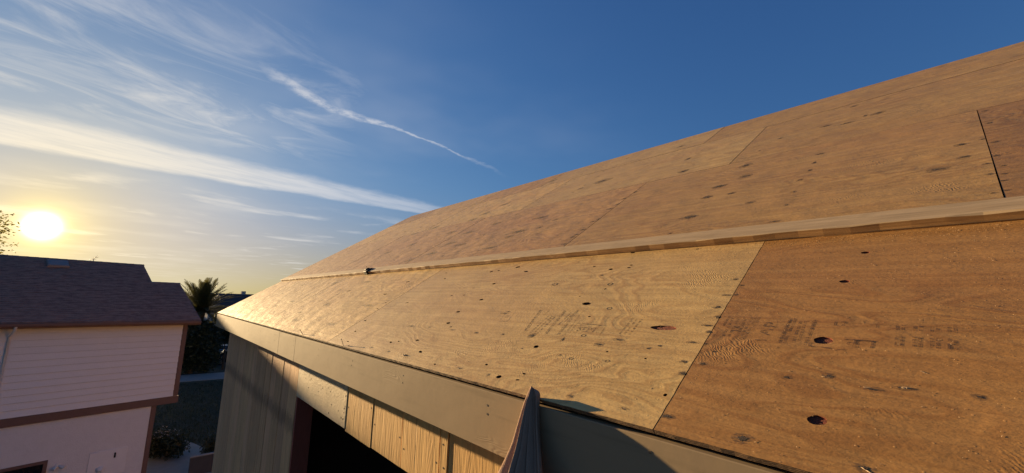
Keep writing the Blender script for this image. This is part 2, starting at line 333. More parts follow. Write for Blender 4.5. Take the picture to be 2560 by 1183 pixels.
TEARS= [(0.321, 1.845, 0.0144, 0.0052), (0.334, 1.634, 0.0076, 0.0049), (0.349, 1.435, 0.0133, 0.0093), (0.346, 1.238, 0.0067, 0.0139), (0.341, 1.042, 0.0204, 0.0088), (0.385, 0.972, 0.0235, 0.006), (0.047, 0.979, 0.0137, 0.0047), (0.049, 0.765, 0.0139, 0.0048), (0.055, 1.444, 0.01, 0.0059), (0.302, 0.675, 0.0115, 0.0055), (0.243, 0.656, 0.012, 0.0058), (0.059, 0.629, 0.0146, 0.0045), (0.303, 0.613, 0.0081, 0.0045), (0.859, 0.674, 0.0123, 0.0068), (0.731, 0.671, 0.0172, 0.0048), (0.643, 0.677, 0.01, 0.0067), (0.515, 0.674, 0.0158, 0.0049), (0.478, 0.652, 0.0103, 0.0056), (0.409, 0.686, 0.0183, 0.0044), (0.408, 0.644, 0.0105, 0.0043), (0.371, 0.599, 0.004, 0.004), (0.809, 0.641, 0.0138, 0.0051), (0.735, 0.637, 0.01, 0.0048), (0.944, 1.398, 0.0116, 0.0057), (0.352, 0.826, 0.0087, 0.0041), (0.371, 0.791, 0.0085, 0.004), (0.302, 0.674, 0.0087, 0.0042), (0.304, 0.612, 0.0123, 0.0052), (0.409, 0.644, 0.0089, 0.004), (0.246, 0.657, 0.0125, 0.005), (0.059, 0.63, 0.0203, 0.0064), (0.292, 0.381, 0.0111, 0.0059), (0.318, 0.289, 0.013, 0.0067), (0.289, 0.198, 0.0139, 0.0061), (0.308, 0.141, 0.0178, 0.0051), (0.31, 0.025, 0.01, 0.0066), (0.045, 0.428, 0.0189, 0.011), (0.045, 0.196, 0.016, 0.0076), (0.517, 0.671, 0.0144, 0.004), (0.476, 0.652, 0.0115, 0.005), (0.574, 0.647, 0.0168, 0.0078), (0.639, 0.676, 0.0126, 0.0068), (0.32, 1.843, 0.015, 0.0047), (0.335, 1.634, 0.0118, 0.0064), (0.351, 1.435, 0.0173, 0.0121), (0.347, 1.239, 0.0074, 0.0084), (0.25, 1.412, 0.0082, 0.004), (0.521, 1.811, 0.0312, 0.004), (0.538, 1.793, 0.0115, 0.0049), (0.322, 2.34, 0.01, 0.0047), (0.31, 2.556, 0.0111, 0.0058), (0.323, 2.077, 0.0216, 0.0044), (0.245, 1.177, 0.0068, 0.004), (0.492, 4.79, 0.09, 0.0244), (0.523, 3.749, 0.0794, 0.0173), (0.172, 4.896, 0.09, 0.0207), (0.204, 3.886, 0.09, 0.0164), (0.732, 7.726, 0.09, 0.0176), (0.309, 2.565, 0.0374, 0.0077), (0.322, 2.336, 0.0132, 0.0052), (0.053, 2.413, 0.0193, 0.0057), (0.052, 1.657, 0.0203, 0.0044), (0.052, 2.666, 0.0221, 0.0062), (1.006, 4.791, 0.09, 0.0171), (1.013, 5.921, 0.09, 0.0235), (0.997, 7.439, 0.09, 0.0199), (0.376, 6.683, 0.09, 0.0147), (0.108, 6.122, 0.09, 0.0109), (0.219, 7.515, 0.09, 0.0143), (0.516, 6.333, 0.09, 0.0129)]
UTEARS= [(3.337, 0.446, 0.0115, 0.025), (3.321, 0.372, 0.0299, 0.0292), (2.122, -0.006, 0.0209, 0.0164), (1.918, -0.011, 0.0194, 0.0144), (1.801, 0.074, 0.0309, 0.0177), (2.597, 1.087, 0.0352, 0.0293), (2.304, 1.003, 0.0377, 0.0248), (1.971, 1.163, 0.0283, 0.0186), (2.169, 1.139, 0.0332, 0.0206), (1.729, 0.832, 0.0241, 0.0147), (1.628, 1.144, 0.0412, 0.0202), (2.492, 0.607, 0.0217, 0.0176), (2.307, 0.612, 0.0094, 0.0192), (2.158, 0.612, 0.0091, 0.0177), (1.996, 0.637, 0.016, 0.0135), (1.801, 0.63, 0.0126, 0.012), (1.605, 0.629, 0.0079, 0.0106), (1.324, 0.678, 0.0151, 0.0124), (2.859, 1.669, 0.0307, 0.0267), (3.348, 1.821, 0.0238, 0.0266), (2.692, -0.116, 0.011, 0.0126), (2.417, -0.115, 0.0101, 0.0108), (2.148, -0.08, 0.0121, 0.0093), (2.067, -0.113, 0.0137, 0.0087), (1.864, -0.104, 0.0107, 0.0076), (1.775, -0.071, 0.0108, 0.0073), (1.721, -0.111, 0.008, 0.0069), (1.639, -0.073, 0.0122, 0.0066), (1.622, -0.106, 0.0097, 0.0064), (1.545, -0.098, 0.0115, 0.0061), (1.442, -0.098, 0.011, 0.0056), (1.429, -0.065, 0.0114, 0.0056), (1.299, -0.022, 0.0075, 0.009), (1.391, 0.636, 0.0225, 0.0073), (1.964, 1.007, 0.0173, 0.0118), (3.268, 0.991, 0.015, 0.0165), (3.837, 0.557, 0.0252, 0.0188), (3.235, 0.546, 0.0335, 0.0147), (3.316, 0.685, 0.0313, 0.0157), (2.991, 1.084, 0.0075, 0.01), (1.415, 2.012, 0.0223, 0.0168), (1.622, 1.156, 0.0415, 0.0202), (2.178, 1.145, 0.0401, 0.0207), (1.966, 1.0, 0.023, 0.0118), (1.966, 1.159, 0.0321, 0.0154), (1.39, 1.176, 0.0112, 0.0088), (3.284, 2.822, 0.09, 0.0461), (3.169, 3.071, 0.0393, 0.0306), (2.869, 1.683, 0.0415, 0.0268), (3.351, 1.817, 0.0238, 0.0267), (4.166, 2.215, 0.0384, 0.0282), (4.214, 4.345, 0.0668, 0.0503), (1.543, 2.028, 0.0192, 0.0121), (1.583, 2.018, 0.0193, 0.0124), (1.67, 2.016, 0.0235, 0.013), (1.835, 2.024, 0.0244, 0.0142), (1.877, 1.989, 0.0201, 0.0144), (2.106, 2.018, 0.0256, 0.0163), (2.203, 1.996, 0.0258, 0.017), (2.338, 2.007, 0.0221, 0.0181), (2.485, 1.974, 0.0223, 0.0193), (1.908, 2.689, 0.0281, 0.0169), (2.241, 2.948, 0.09, 0.0259), (1.89, 2.954, 0.09, 0.0265), (1.774, 3.004, 0.0632, 0.0252), (1.538, 3.039, 0.09, 0.0225), (1.87, 4.154, 0.09, 0.032), (1.605, 4.193, 0.09, 0.0331), (1.76, 3.816, 0.09, 0.0288), (1.464, 4.488, 0.09, 0.0322), (2.186, 4.154, 0.09, 0.0306), (2.341, 4.746, 0.09, 0.0354), (2.801, 4.823, 0.09, 0.0425), (2.342, 3.797, 0.09, 0.0248), (3.326, 4.616, 0.09, 0.0496), (3.017, 4.767, 0.09, 0.0456), (2.837, 5.921, 0.09, 0.0489), (2.094, 5.496, 0.09, 0.0423), (1.905, 5.921, 0.09, 0.0411), (2.712, 6.41, 0.09, 0.0493), (2.07, 2.617, 0.028, 0.0181)]
RINGS= [(0.388, 1.152, 0.0129, 0.0087), (0.234, 1.111, 0.0117, 0.0073), (0.251, 0.947, 0.0103, 0.0069), (0.607, 1.149, 0.0138, 0.0107), (0.839, 1.281, 0.0164, 0.0137), (0.85, 1.678, 0.0213, 0.0157)]

def wm(o): return (wm(o.parent) if o.parent else Matrix()) @ o.matrix_basis
def at_world(o, mw=None):
    """keep geometry that is given in world coordinates where it is, under a placed parent"""
    o.matrix_basis = wm(o.parent).inverted() @ (mw or Matrix()); return o
UP = Matrix.Translation((0, 0, H))        # design coordinates have their zero at eye height

# ---------------------------------------------------------------- the ground
def ground_mat():
    m_, nt, b = new_mat('lawn_and_soil')
    v = nt.n('ShaderNodeTexCoord').outputs['Object']
    c = nt.mix(nt.ss(nt.noise(v, .35, 5., .6), .4, .65), (.018, .024, .010), (.040, .036, .020))
    c = nt.mix(nt.ss(nt.noise(v, 9., 4., .7), .4, .7, 0., .6), c, (.012, .018, .008))
    nt.put(b.inputs['Base Color'], c); b.inputs['Roughness'].default_value = .95
    bump(nt, b, nt.m('MULTIPLY', nt.noise(v, 14., 4., .7), .08))
    return m_
M['ground'] = ground_mat()
M['concrete'] = simple('concrete', (.24, .225, .21), .85, var=.2, scale=3., bmp=.004)
M['asphalt'] = simple('asphalt', (.05, .05, .052), .9, var=.25, scale=4., bmp=.004)
mb = MB(); mb.add([(-6000, -400, 0), (6000, -400, 0), (6000, 6000, 0), (-6000, 6000, 0)], [(0, 1, 2, 3)])
mb.build('ground', M['ground'], kind='structure')

# ---------------------------------------------------------------- our building: roof, fascia, wall
TH = .5644; N0, Z0 = 1.1101, -.3418; ct, st = math.cos(TH), math.sin(TH)
E_FAR, E_NEAR = 9.815, -2.2
RAISE = .03                                # the upper courses lie a little higher than the first
house = empty('house_under_repair', (5.08, 3.8, 0), label='brown wooden building with bare plywood roof sheathing and grey fascia', cat='building')
def roof_frame(s, e, up=0.):
    X, Y, Z = Vector((0, -1, 0)), Vector((ct, 0, st)), Vector((-st, 0, ct))
    o = Vector((N0+s*ct, e, Z0+s*st+H))+Z*up
    return Matrix(((X.x, Y.x, Z.x, o.x), (X.y, Y.y, Z.y, o.y), (X.z, Y.z, Z.z, o.z), (0, 0, 0, 1)))
def ellipse(cx, cy, a, b_, n=10, jit=.18, rot=0.):
    ps = []
    for k in range(n):
        t = 2*math.pi*k/n; r = 1+random.uniform(-jit, jit)
        px, py = a*r*math.cos(t), b_*r*math.sin(t)
        ps.append((cx+px*math.cos(rot)-py*math.sin(rot), cy+px*math.sin(rot)+py*math.cos(rot)))
    return ps
def inside(p, poly):
    r = False; n = len(poly)
    for i in range(n):
        (x1, y1), (x2, y2) = poly[i], poly[i-1]
        if (y1 > p[1]) != (y2 > p[1]) and p[0] < (x2-x1)*(p[1]-y1)/(y2-y1+1e-12)+x1: r = not r
    return r
def make_sheet(e_lo, e_hi, s_lo, s_hi, up, tint, holes=(), knots=(), tears=(), rings=(), step=.25, jit=.0012, tilt=(0, 0), skew=0.):
    g = .0011
    Lx, Ly = e_hi-e_lo-2*g, s_hi-s_lo-2*g; T = .015
    def lo(s, e): return (e_hi-g-e, s-s_lo-g)
    per = []
    def edge(a, b_):
        n = max(1, int((Vector(b_)-Vector(a)).length/step))
        for k in range(n):
            t = k/n; q = Vector(a).lerp(Vector(b_), t)
            if k: q += Vector((random.uniform(-jit, jit), random.uniform(-jit, jit)))
            per.append((q.x, q.y))
    c = [(0, 0), (Lx, 0), (Lx, Ly), (0, Ly)]
    for i in range(4): edge(c[i], c[(i+1) % 4])
    loops = []; deep = []
    for (s, e, he, hs), kn in [(h_, 0) for h_ in holes]+[(k_, 1) for k_ in knots]:
        x, y = lo(s, e)
        if not (he+.006 < x < Lx-he-.006 and hs+.006 < y < Ly-hs-.006): continue
        if any(abs(x-cx) < he+ce+.004 and abs(y-cy) < hs+cs+.004 for cx, cy, ce, cs in deep): continue
        deep.append((x, y, he, hs))
        loops.append((ellipse(x, y, he, hs, 16 if kn else 9, .07 if kn else .2, random.uniform(-.15, .15)), kn))
    vs_ = [Vector(p) for p in per]; faces = [list(range(len(per)))]
    for lp, kn in loops:
        b0 = len(vs_); vs_ += [Vector(p) for p in lp]; faces.append(list(range(b0, b0+len(lp))))
    ov, oe, of, *_ = delaunay_2d_cdt(vs_, [], faces, 1, 1e-6)
    mb = MB(); keep = []
    for f in of:
        cc = sum((ov[i] for i in f), Vector((0, 0)))/len(f)
        if any(inside(cc, lp) for lp, kn in loops): continue
        a_ = sum(ov[f[i]].x*ov[f[(i+1) % len(f)]].y-ov[f[(i+1) % len(f)]].x*ov[f[i]].y for i in range(len(f)))
        keep.append(list(f) if a_ > 0 else list(f)[::-1])
    mb.add([(q.x, q.y, 0) for q in ov], keep, 0)
    n = len(per)
    mb.add([(x, y, 0) for x, y in per]+[(x, y, -T) for x, y in per], [(i, n+i, n+(i+1) % n, (i+1) % n) for i in range(n)]+[tuple(range(2*n-1, n-1, -1))], 1)
    for lp, kn in loops:
        if kn: continue
        m_ = len(lp); mb.add([(x, y, 0) for x, y in lp]+[(x, y, -.009) for x, y in lp], [(i, (i+1) % m_, m_+(i+1) % m_, m_+i) for i in range(m_)]+[tuple(range(m_, 2*m_))], 2)
    fr = roof_frame(s_lo+g, e_hi-g, up) @ Matrix.Rotation(tilt[0], 4, 'X') @ Matrix.Rotation(tilt[1], 4, 'Y')
    o = mb.build('plywood_sheet', (M['ply'], M['edge'], M['hole']), house); at_world(o, fr); o.color = (*tint, .42 if (e_lo < 3 and s_lo < .1) else .62 if e_lo < 1.9 else 1.)
    for lp, kn in loops:                                   # the open knots: a sunk, rough, reddish floor
        if not kn: continue
        k = MB(); m_ = len(lp); cx, cy = sum(p[0] for p in lp)/m_, sum(p[1] for p in lp)/m_
        mid = [(cx+(x-cx)*.55, cy+(y-cy)*.55, -.0034-random.uniform(0, .002)) for x, y in lp]
        k.add([(x, y, -.0002) for x, y in lp]+[(x, y, -.0042) for x, y in lp]+mid+[(cx, cy, -.0045)],
              [(i, (i+1) % m_, m_+(i+1) % m_, m_+i) for i in range(m_)]+[(m_+i, m_+(i+1) % m_, 2*m_+(i+1) % m_, 2*m_+i) for i in range(m_)]+[(2*m_+i, 2*m_+(i+1) % m_, 3*m_) for i in range(m_)], 0)
        k.build('knot_hole', M['knot'], o)
    if tears or rings:
        d = MB()
        for s, e, he, hs in tears:
            x, y = lo(s, e); z = random.uniform(.0004, .0010); nn = random.randint(9, 13)
            far = e > 3.0
            if far: he *= .8; hs *= .55
            ps = []
            for k in range(nn):
                t = 2*math.pi*k/nn; r = random.uniform(.25, 1.) if k % 2 else random.uniform(.4, .8)
                ps.append((max(.001, min(Lx-.001, x+he*r*math.cos(t))), max(.001, min(Ly-.001, y+hs*r*math.sin(t))), z))
            d.add(ps, [tuple(range(nn))], 0)
            hp = [(max(.001, min(Lx-.001, x+he*(2.0 if far else 1.7)*random.uniform(.6, 1.)*math.cos(2*math.pi*k/12))), max(.001, min(Ly-.001, y+hs*(3.4 if far else 2.0)*random.uniform(.6, 1.)*math.sin(2*math.pi*k/12))), .0003) for k in range(12)]
            d.add(hp, [tuple(range(12))], 2)
            for q in range(random.randint(0, 2)):           # torn fibres standing up beside the nail
                ax, ay = x+random.uniform(-1, 1)*he*.7, y+random.uniform(-.8, .9)*hs
                ln, wd, ht = random.uniform(.3, .9)*he, random.uniform(.0008, .0018), random.uniform(.0010, .0028)
                sg = random.choice((-1, 1))
                if not (.02 < ax < Lx-.02 and .01 < ay < Ly-.01): continue
                d.add([(ax-ln*sg, ay-wd, 0), (ax-ln*sg, ay+wd, 0), (ax+ln*sg*.6, ay+random.uniform(-.002, .002), ht), (ax, ay, ht*.3)], [(0, 1, 2), (0, 2, 3), (1, 3, 2), (0, 3, 1)], 1)
        for s, e, he, hs in rings:                          # patched plugs: a thin dark outline
            x, y = lo(s, e); a1 = ellipse(x, y, he, hs, 14, .05); 
            a2 = [(x+(px-x)*.72, y+(py-y)*.72) for px, py in a1]; m_ = 14
            d.add([(px, py, .0006) for px, py in a1]+[(px, py, .0006) for px, py in a2], [(i, (i+1) % m_, m_+(i+1) % m_, m_+i) for i in range(m_)], 0)
        d.build('nail_tears', (M['tear'], M['splinter'], M['halo']), o, kind='stuff')
    return o
SHEETS = []; GAPS = {-.09: .0010, 1.985: .0006, 1.25: .001, 3.75: .001}
def course(cuts, s_lo, s_hi, up, tints, marks, step=.25):
    for i in range(len(cuts)-1):
        a, b_ = cuts[i], cuts[i+1]
        sel = [[m_ for m_ in L_ if a <= m_[1] < b_ and s_lo <= m_[0] < s_hi] for L_ in marks]
        ga, gb = GAPS.get(a, 0), GAPS.get(b_, 0)
        o = make_sheet(a+ga, b_-gb, s_lo, s_hi, up+i*(.0004 if s_lo < .1 else .0010)+random.uniform(-.0001, .0001), tints[i % len(tints)], *sel, step=.03 if (i < 2 and s_lo < .1) else step, jit=.0009,
                       tilt=(random.uniform(-.0005, .0005), random.uniform(-.0001, .0001)))
        SHEETS.append(o)
W_ = (1, 1, 1)
# extra dents and nail rows on the far sheets, along the rafters
XT = []
rx = 3.1
for e in [3.1+.61*k for k in range(11)]:
    for s in (1.5, 1.68, 1.86, 2.04, 2.22, 2.4, 2.6, 2.85, 3.1, 3.35, 3.6, 3.85, 4.1, 4.35):
        if random.random() < .55: XT.append((s+random.uniform(-.05, .05), e+random.uniform(-.08, .08), random.uniform(.012, .036), random.uniform(.007, .015)))
for e in [5.2+.61*k for k in range(8)]:
    for s in (.05, .3, .55, .8, 1.05):
        if random.random() < .6: XT.append((s+random.uniform(-.03, .03), e+random.uniform(-.05, .05), random.uniform(.015, .05), random.uniform(.006, .016)))
marks = (HOLES, KNOTS, TEARS+[m_ for m_ in XT if m_[0] < 1.2], RINGS)
umarks = ([], [], UTEARS+[m_ for m_ in XT if m_[0] > 1.4], [])
course([-2.0, .645, 3.40, 5.87, 8.30, E_FAR], 0, 1.235, .004, [(.70, .525, .385), (1.06, 1.02, .90), (1.18, 1.11, .86), (1.12, 1.05, .80), (1.2, 1.12, .86)], marks)
course([-2.5, -.09, 1.985, 4.45, 6.85, E_FAR], 1.342, 2.75, RAISE, [(.62, .50, .39), (.80, .69, .54), (.88, .75, .60), (.94, .80, .62), (1.02, .90, .70)], umarks)
course([-2.5, 1.25, 3.75, 6.2, 8.6, E_FAR], 2.754, 3.96, RAISE, [(.80, .71, .55), (.94, .89, .74), (1.08, 1.01, .80), (1.08, 1.0, .78), (1.14, 1.05, .82)], umarks)
course([-2.5, -.5, 1.875, 4.43, 6.05, 8.4, E_FAR], 3.964, 4.70, RAISE, [(.76, .66, .52), (.80, .71, .55), (.92, .88, .74), (.86, .74, .58), (.98, .9, .72)], umarks)

# marks stamped on two sheets
def text_geo(txt, size):
    cu = bpy.data.curves.new('txt', 'FONT'); cu.body = txt; cu.size = size; cu.resolution_u = 2; cu.align_x = 'CENTER'; cu.align_y = 'CENTER'
    o = bpy.data.objects.new('txt', cu); me = bpy.data.meshes.new_from_object(o)
    vs_ = [(v.co.x, v.co.y) for v in me.vertices]; fs = [tuple(p.vertices) for p in me.polygons]
    bpy.data.objects.remove(o); bpy.data.curves.remove(cu); bpy.data.meshes.remove(me)
    return vs_, fs
def stamp(sheet, e_hi, items):
    d = MB(); z = .0007
    def L(s, e): return (e_hi-.0011-e, s-.0011)
    for it in items:
        if it[0] == 'bar':
            _, s0, e0, s1, e1, w_ = it; a, b_ = Vector(L(s0, e0)), Vector(L(s1, e1)); n = (b_-a).normalized(); n = Vector((-n.y, n.x))*w_/2
            d.add([(*(a-n), z), (*(b_-n), z), (*(b_+n), z), (*(a+n), z)], [(0, 1, 2, 3)])
        else:
            _, s0, e0, size, txt, rot, sx = it; c = L(s0, e0); vs_, fs = text_geo(txt, size); cr, sr = math.cos(rot), math.sin(rot)
            d.add([(c[0]+x*sx*cr-y*sr, c[1]+x*sx*sr+y*cr, z) for x, y in vs_], fs)
    d.build('grade_stamp', M['ink'], sheet, kind='stuff')
def lines_of_text(s0, s1, e0, n, step_, size=.009):
    out = []
    for k in range(n):
        s = s0
        while s < s1:
            l_ = random.uniform(.008, .026); out.append(('bar', s, e0-k*step_, min(s1, s+l_), e0-k*step_, size*random.uniform(.5, .9))); s += l_+random.uniform(.003, .008)
    return out
st1 = [('bar', .365, 1.510, .57, 1.565, .008), ('bar', .368, 1.498, .57, 1.553, .003), ('bar', .37, 1.37, .575, 1.400, .004), ('bar', .37, 1.36, .575, 1.390, .006),
       ('bar', .375, 1.295, .585, 1.325, .004), ('bar', .375, 1.285, .585, 1.315, .005), ('bar', .38, 1.255, .585, 1.285, .003), ('bar', .385, 1.205, .49, 1.222, .003),
       ('bar', .395, 1.235, .475, 1.250, .003), ('bar', .475, 1.250, .470, 1.085, .006), ('bar', .470, 1.085, .400, 1.075, .004), ('txt', .43, 1.155, .048, 'SEPT.', 0, 1.05),
       ('bar', .44, 1.775, .53, 1.80, .003), ('bar', .445, 1.71, .53, 1.735, .003), ('bar', .44, 1.775, .445, 1.71, .003), ('txt', .49, 1.755, .035, 'D', 1.4, 1)]
st1 += lines_of_text(.37, .52, 1.465, 3, .024)+lines_of_text(.45, .56, 1.345, 2, .018)+lines_of_text(.42, .54, .99, 3, .022)+[('txt', .50, 1.43, .03, 'PS1', 1.45, 1), ('txt', .55, 1.50, .022, '19/32', 1.45, 1)]
stamp(SHEETS[1], 3.40, st1)
st2 = [('bar', .449, .632, .478, .630, .005), ('bar', .52, .618, .582, .616, .004), ('txt', .507, .567, .046, '16', 1.5, 1.), ('bar', .447, .545, .58, .540, .006), ('bar', .447, .533, .585, .527, .006),
       ('bar', .50, .520, .585, .518, .004), ('bar', .452, .497, .455, .468, .005), ('txt', .54, .470, .06, 'P', 1.5, 1.1), ('txt', .50, .480, .05, 'A', 1.5, 1.1),
       ('bar', .447, .430, .585, .424, .007), ('bar', .447, .418, .585, .411, .005), ('bar', .445, .362, .58, .357, .007), ('bar', .447, .345, .47, .344, .005),
       ('bar', .442, .352, .44, .300, .005), ('bar', .438, .285, .437, .268, .004), ('bar', .442, .352, .47, .352, .004), ('bar', .452, .248, .49, .246, .010), ('bar', .487, .275, .487, .205, .005), ('bar', .455, .212, .487, .211, .006),
       ('txt', .565, .292, .034, 'L7', 0, 1.), ('txt', .563, .217, .030, '- T', 0, 1.), ('txt', .471, .262, .03, 'c', 0, 1.)]
st2 += lines_of_text(.46, .575, .600, 2, .018, .007)+lines_of_text(.45, .57, .558, 1, .02, .008)+lines_of_text(.46, .57, .395, 2, .013, .006)
for e in (.165, .130, .098, .066):
    st2 += lines_of_text(.475, .520, e, 2, .011, .007)+lines_of_text(.548, .575, e, 2, .011, .006)
stamp(SHEETS[0], .645, st2)

# deck under the sheets, back slope, ridge
mb = MB()
RS = 4.70; Nr, Zr = N0+RS*ct-RAISE*st, Z0+RS*st+RAISE*ct
def slope_pt(s, e, up): return (N0+s*ct-up*st, e, Z0+s*st+up*ct)
mb.add([slope_pt(.02, E_NEAR+.3, -.014), slope_pt(.02, E_FAR-.03, -.014), slope_pt(1.22, E_FAR-.03, -.014), slope_pt(1.22, E_NEAR+.3, -.014)], [(0, 3, 2, 1)])
mb.add([slope_pt(1.22, E_NEAR-.2, .010), slope_pt(1.22, E_FAR-.03, .010), slope_pt(4.67, E_FAR-.03, .010), slope_pt(4.67, E_NEAR-.2, .010)], [(0, 3, 2, 1)])
at_world(mb.build('roof_deck', M['felt'], house), UP)
mb = MB()
mb.add([(Nr+.005, -2.5, Zr-.01), (Nr+.005, E_FAR, Zr-.01), (2*Nr-N0, E_FAR, Z0), (2*Nr-N0, -2.5, Z0), (Nr+.005, -2.5, Zr-.04), (Nr+.005, E_FAR, Zr-.04), (2*Nr-N0, E_FAR, Z0-.03), (2*Nr-N0, -2.5, Z0-.03)],
       [(0, 1, 2, 3), (7, 6, 5, 4), (0, 4, 5, 1), (1, 5, 6, 2), (2, 6, 7, 3), (3, 7, 4, 0)])
at_world(mb.build('back_roof_slope', M['ply'], house), UP)

# the raised strip between the first and second course, with a gap
for a, b_, h_ in ((5.315, E_FAR-.04, .036), (-2.2, 5.205, .038)):
    mb = MB(); L_ = b_-a; n = int(L_/.09); w_ = .118
    prof = lambda k: (random.uniform(-.0016, .0016), random.uniform(-.0012, .0012))
    vs_ = []
    for k in range(n+1):
        x = L_*k/n; j1, j2 = prof(k); ch = .002+random.random()**4*.006
        vs_ += [(x, j1, 0), (x, j1, h_-ch), (x, j1+ch, h_+j2*.4), (x, w_, h_), (x, w_, 0)]
    fs = []; mi = []
    mb.v = vs_
    for k in range(n):
        for q in range(4):
            mb.f.append([k*5+q, (k+1)*5+q, (k+1)*5+q+1, k*5+q+1]); mb.mi.append(1 if q < 1 else 0); mb.sm.append(False)
    mb.f += [[0, 1, 2, 3, 4], [n*5+4, n*5+3, n*5+2, n*5+1, n*5]]; mb.mi += [1, 1]; mb.sm += [False, False]
    o = mb.build('starter_strip', (M['strip'], M['strip_edge']), house); at_world(o, roof_frame(1.222, b_, .0045))
    if a < 0: o['label'] = 'long grey weathered strip with sawn brown front edge'

# fascia boards with nails
for a, b_, dz in ((4.889, E_FAR-.004, 0), (4.272, 4.886, -.0015), (-2.2, 4.270, .0005)):
    mb = MB(); mb.box((N0, a, Z0-.246+dz), (N0+.038, b_, Z0-.021+dz), bev=.0025)
    fb = at_world(mb.build('fascia_board', M['fascia'], house), UP)
    for k in range(-3, 13):
        e = .660+.7355*k
        if not a+.05 < e < b_-.05: continue
        for z in (Z0-.070, Z0-.112):
            d = MB(); z += random.uniform(-.012, .012); ee = e+random.uniform(-.01, .01)
            d.tube([(N0-.0012, ee, z), (N0+.004, ee, z)], .0042 if k in (0, 1) else .003, 8)
            at_world(d.build('nail_head', M['steel'] if k in (0, 1) else M['strip_nail'], fb), UP)
mb = MB(); mb.box((N0+.002, E_FAR-.003, Z0-.25), (N0+.25, E_FAR+.018, Z0-.03)); at_world(mb.build('fascia_return', M['fascia'], house), UP)
# soffit
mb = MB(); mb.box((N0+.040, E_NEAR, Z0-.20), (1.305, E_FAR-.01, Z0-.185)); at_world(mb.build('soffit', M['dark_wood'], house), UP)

# wall: rough vertical boards left of the opening, header boards above it
NW = 1.31
e = 9.50; Wb = [.30, .27, .29, .28, .31, .27, .29, .30, .27, .28, .30, .28, .27, .30, .28, .31]
ks = 4.71/sum(Wb)
for i, w_ in enumerate(Wb):
    w_ *= ks; mb = MB(); dn = random.uniform(-.004, .004)
    mb.box((NW+dn, e-w_+.004, -H+.02), (NW+.03, e-.004, Z0-.205), bev=.004); e -= w_
    o = at_world(mb.build('wall_board', M['wall_wood'], house), UP); t = random.uniform(.85, 1.1); o.color = (t, t*random.uniform(.96, 1.), t*random.uniform(.92, 1.), 1)
    for z in (-.72, -1.22):
        d = MB(); ee = e+w_*.5+random.uniform(-.04, .04); zz = z+random.uniform(-.02, .02)
        d.tube([(NW+dn-.0015, ee, zz), (NW+dn+.004, ee, zz)], .0055, 7); at_world(d.build('nail_head', M['steel'], o), UP)
HB = -1.02
hdr = [(4.785, 3.412, 'beige', -.004), (3.406, 2.925, 'w', 0), (2.918, 2.479, 'w', .003), (2.468, 2.036, 'w', -.003), (2.028, 1.955, 'w', -.006), (1.951, 1.20, 'w', .001), (1.195, .45, 'w', -.002), (.445, -.35, 'w', .002), (-.355, -2.1, 'w', 0)]
for a, b_, k, dn in hdr:
    mb = MB(); mb.box((NW+dn, b_, HB+(random.uniform(-.006, .006) if k == 'w' else .012)), (NW+.03, a, Z0-.205), bev=.003)
    o = at_world(mb.build('header_panel' if k == 'beige' else 'header_board', M['beige'] if k == 'beige' else M['header_wood'], house), UP)
    if k == 'beige':
        o['label'] = 'pale blotchy beige panel over the opening'
        for q in range(26):
            d = MB(); ee, zz = (random.uniform(b_+.02, a-.02), random.uniform(-.98, -.66)) if q % 3 else (random.uniform(b_+.02, b_+.12), random.uniform(-.99, -.62))
            d.tube([(NW+dn-.0008, ee, zz), (NW+dn+.004, ee, zz)], random.uniform(.004, .008), 7); at_world(d.build('nail_hole', M['tear'], o), UP)
    t = random.uniform(.9, 1.1); o.color = (t, t, t, 1)
    for q in range(2 if k == 'w' else 0):
        d = MB(); ee = b_+.03 if q else a-.03; zz = random.uniform(-.95, -.75); d.tube([(NW+dn-.0015, ee, zz), (NW+dn+.004, ee, zz)], .005, 7); at_world(d.build('nail_head', M['steel'], o), UP)
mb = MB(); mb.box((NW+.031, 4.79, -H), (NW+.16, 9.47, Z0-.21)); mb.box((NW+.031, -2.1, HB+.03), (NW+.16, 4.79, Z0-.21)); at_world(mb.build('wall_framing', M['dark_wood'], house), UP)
mb = MB(); mb.box((NW+.002, 4.752, -H), (NW+.165, 4.789, HB-.002), bev=.002); at_world(mb.build('door_jamb', M['red_wood'], house), UP)
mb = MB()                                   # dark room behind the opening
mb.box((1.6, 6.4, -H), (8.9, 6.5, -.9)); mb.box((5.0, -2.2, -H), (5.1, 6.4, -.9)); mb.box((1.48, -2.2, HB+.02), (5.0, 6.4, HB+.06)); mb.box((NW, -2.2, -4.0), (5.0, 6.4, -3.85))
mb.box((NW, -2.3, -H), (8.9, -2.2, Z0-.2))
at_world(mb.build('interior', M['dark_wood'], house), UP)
mb = MB()                                   # far gable wall and back wall
Ng = 2*Nr-N0
mb.add([(NW+.03, 9.47, -H), (Ng-.2, 9.47, -H), (Ng-.2, 9.47, Z0-.05), (Nr, 9.47, Zr-.12), (NW+.03, 9.47, Z0-.05)], [(0, 1, 2, 3, 4)])
mb.add([(Ng-.2, 9.47, -H), (Ng-.2, -2.2, -H), (Ng-.2, -2.2, Z0-.05), (Ng-.2, 9.47, Z0-.05)], [(0, 1, 2, 3)])
mb.add([(NW+.03, -2.25, Z0-.15), (Ng-.2, -2.25, Z0-.15), (Nr, -2.25, Zr-.12)], [(0, 1, 2)])
at_world(mb.build('gable_wall', M['wall_wood'], house), UP)

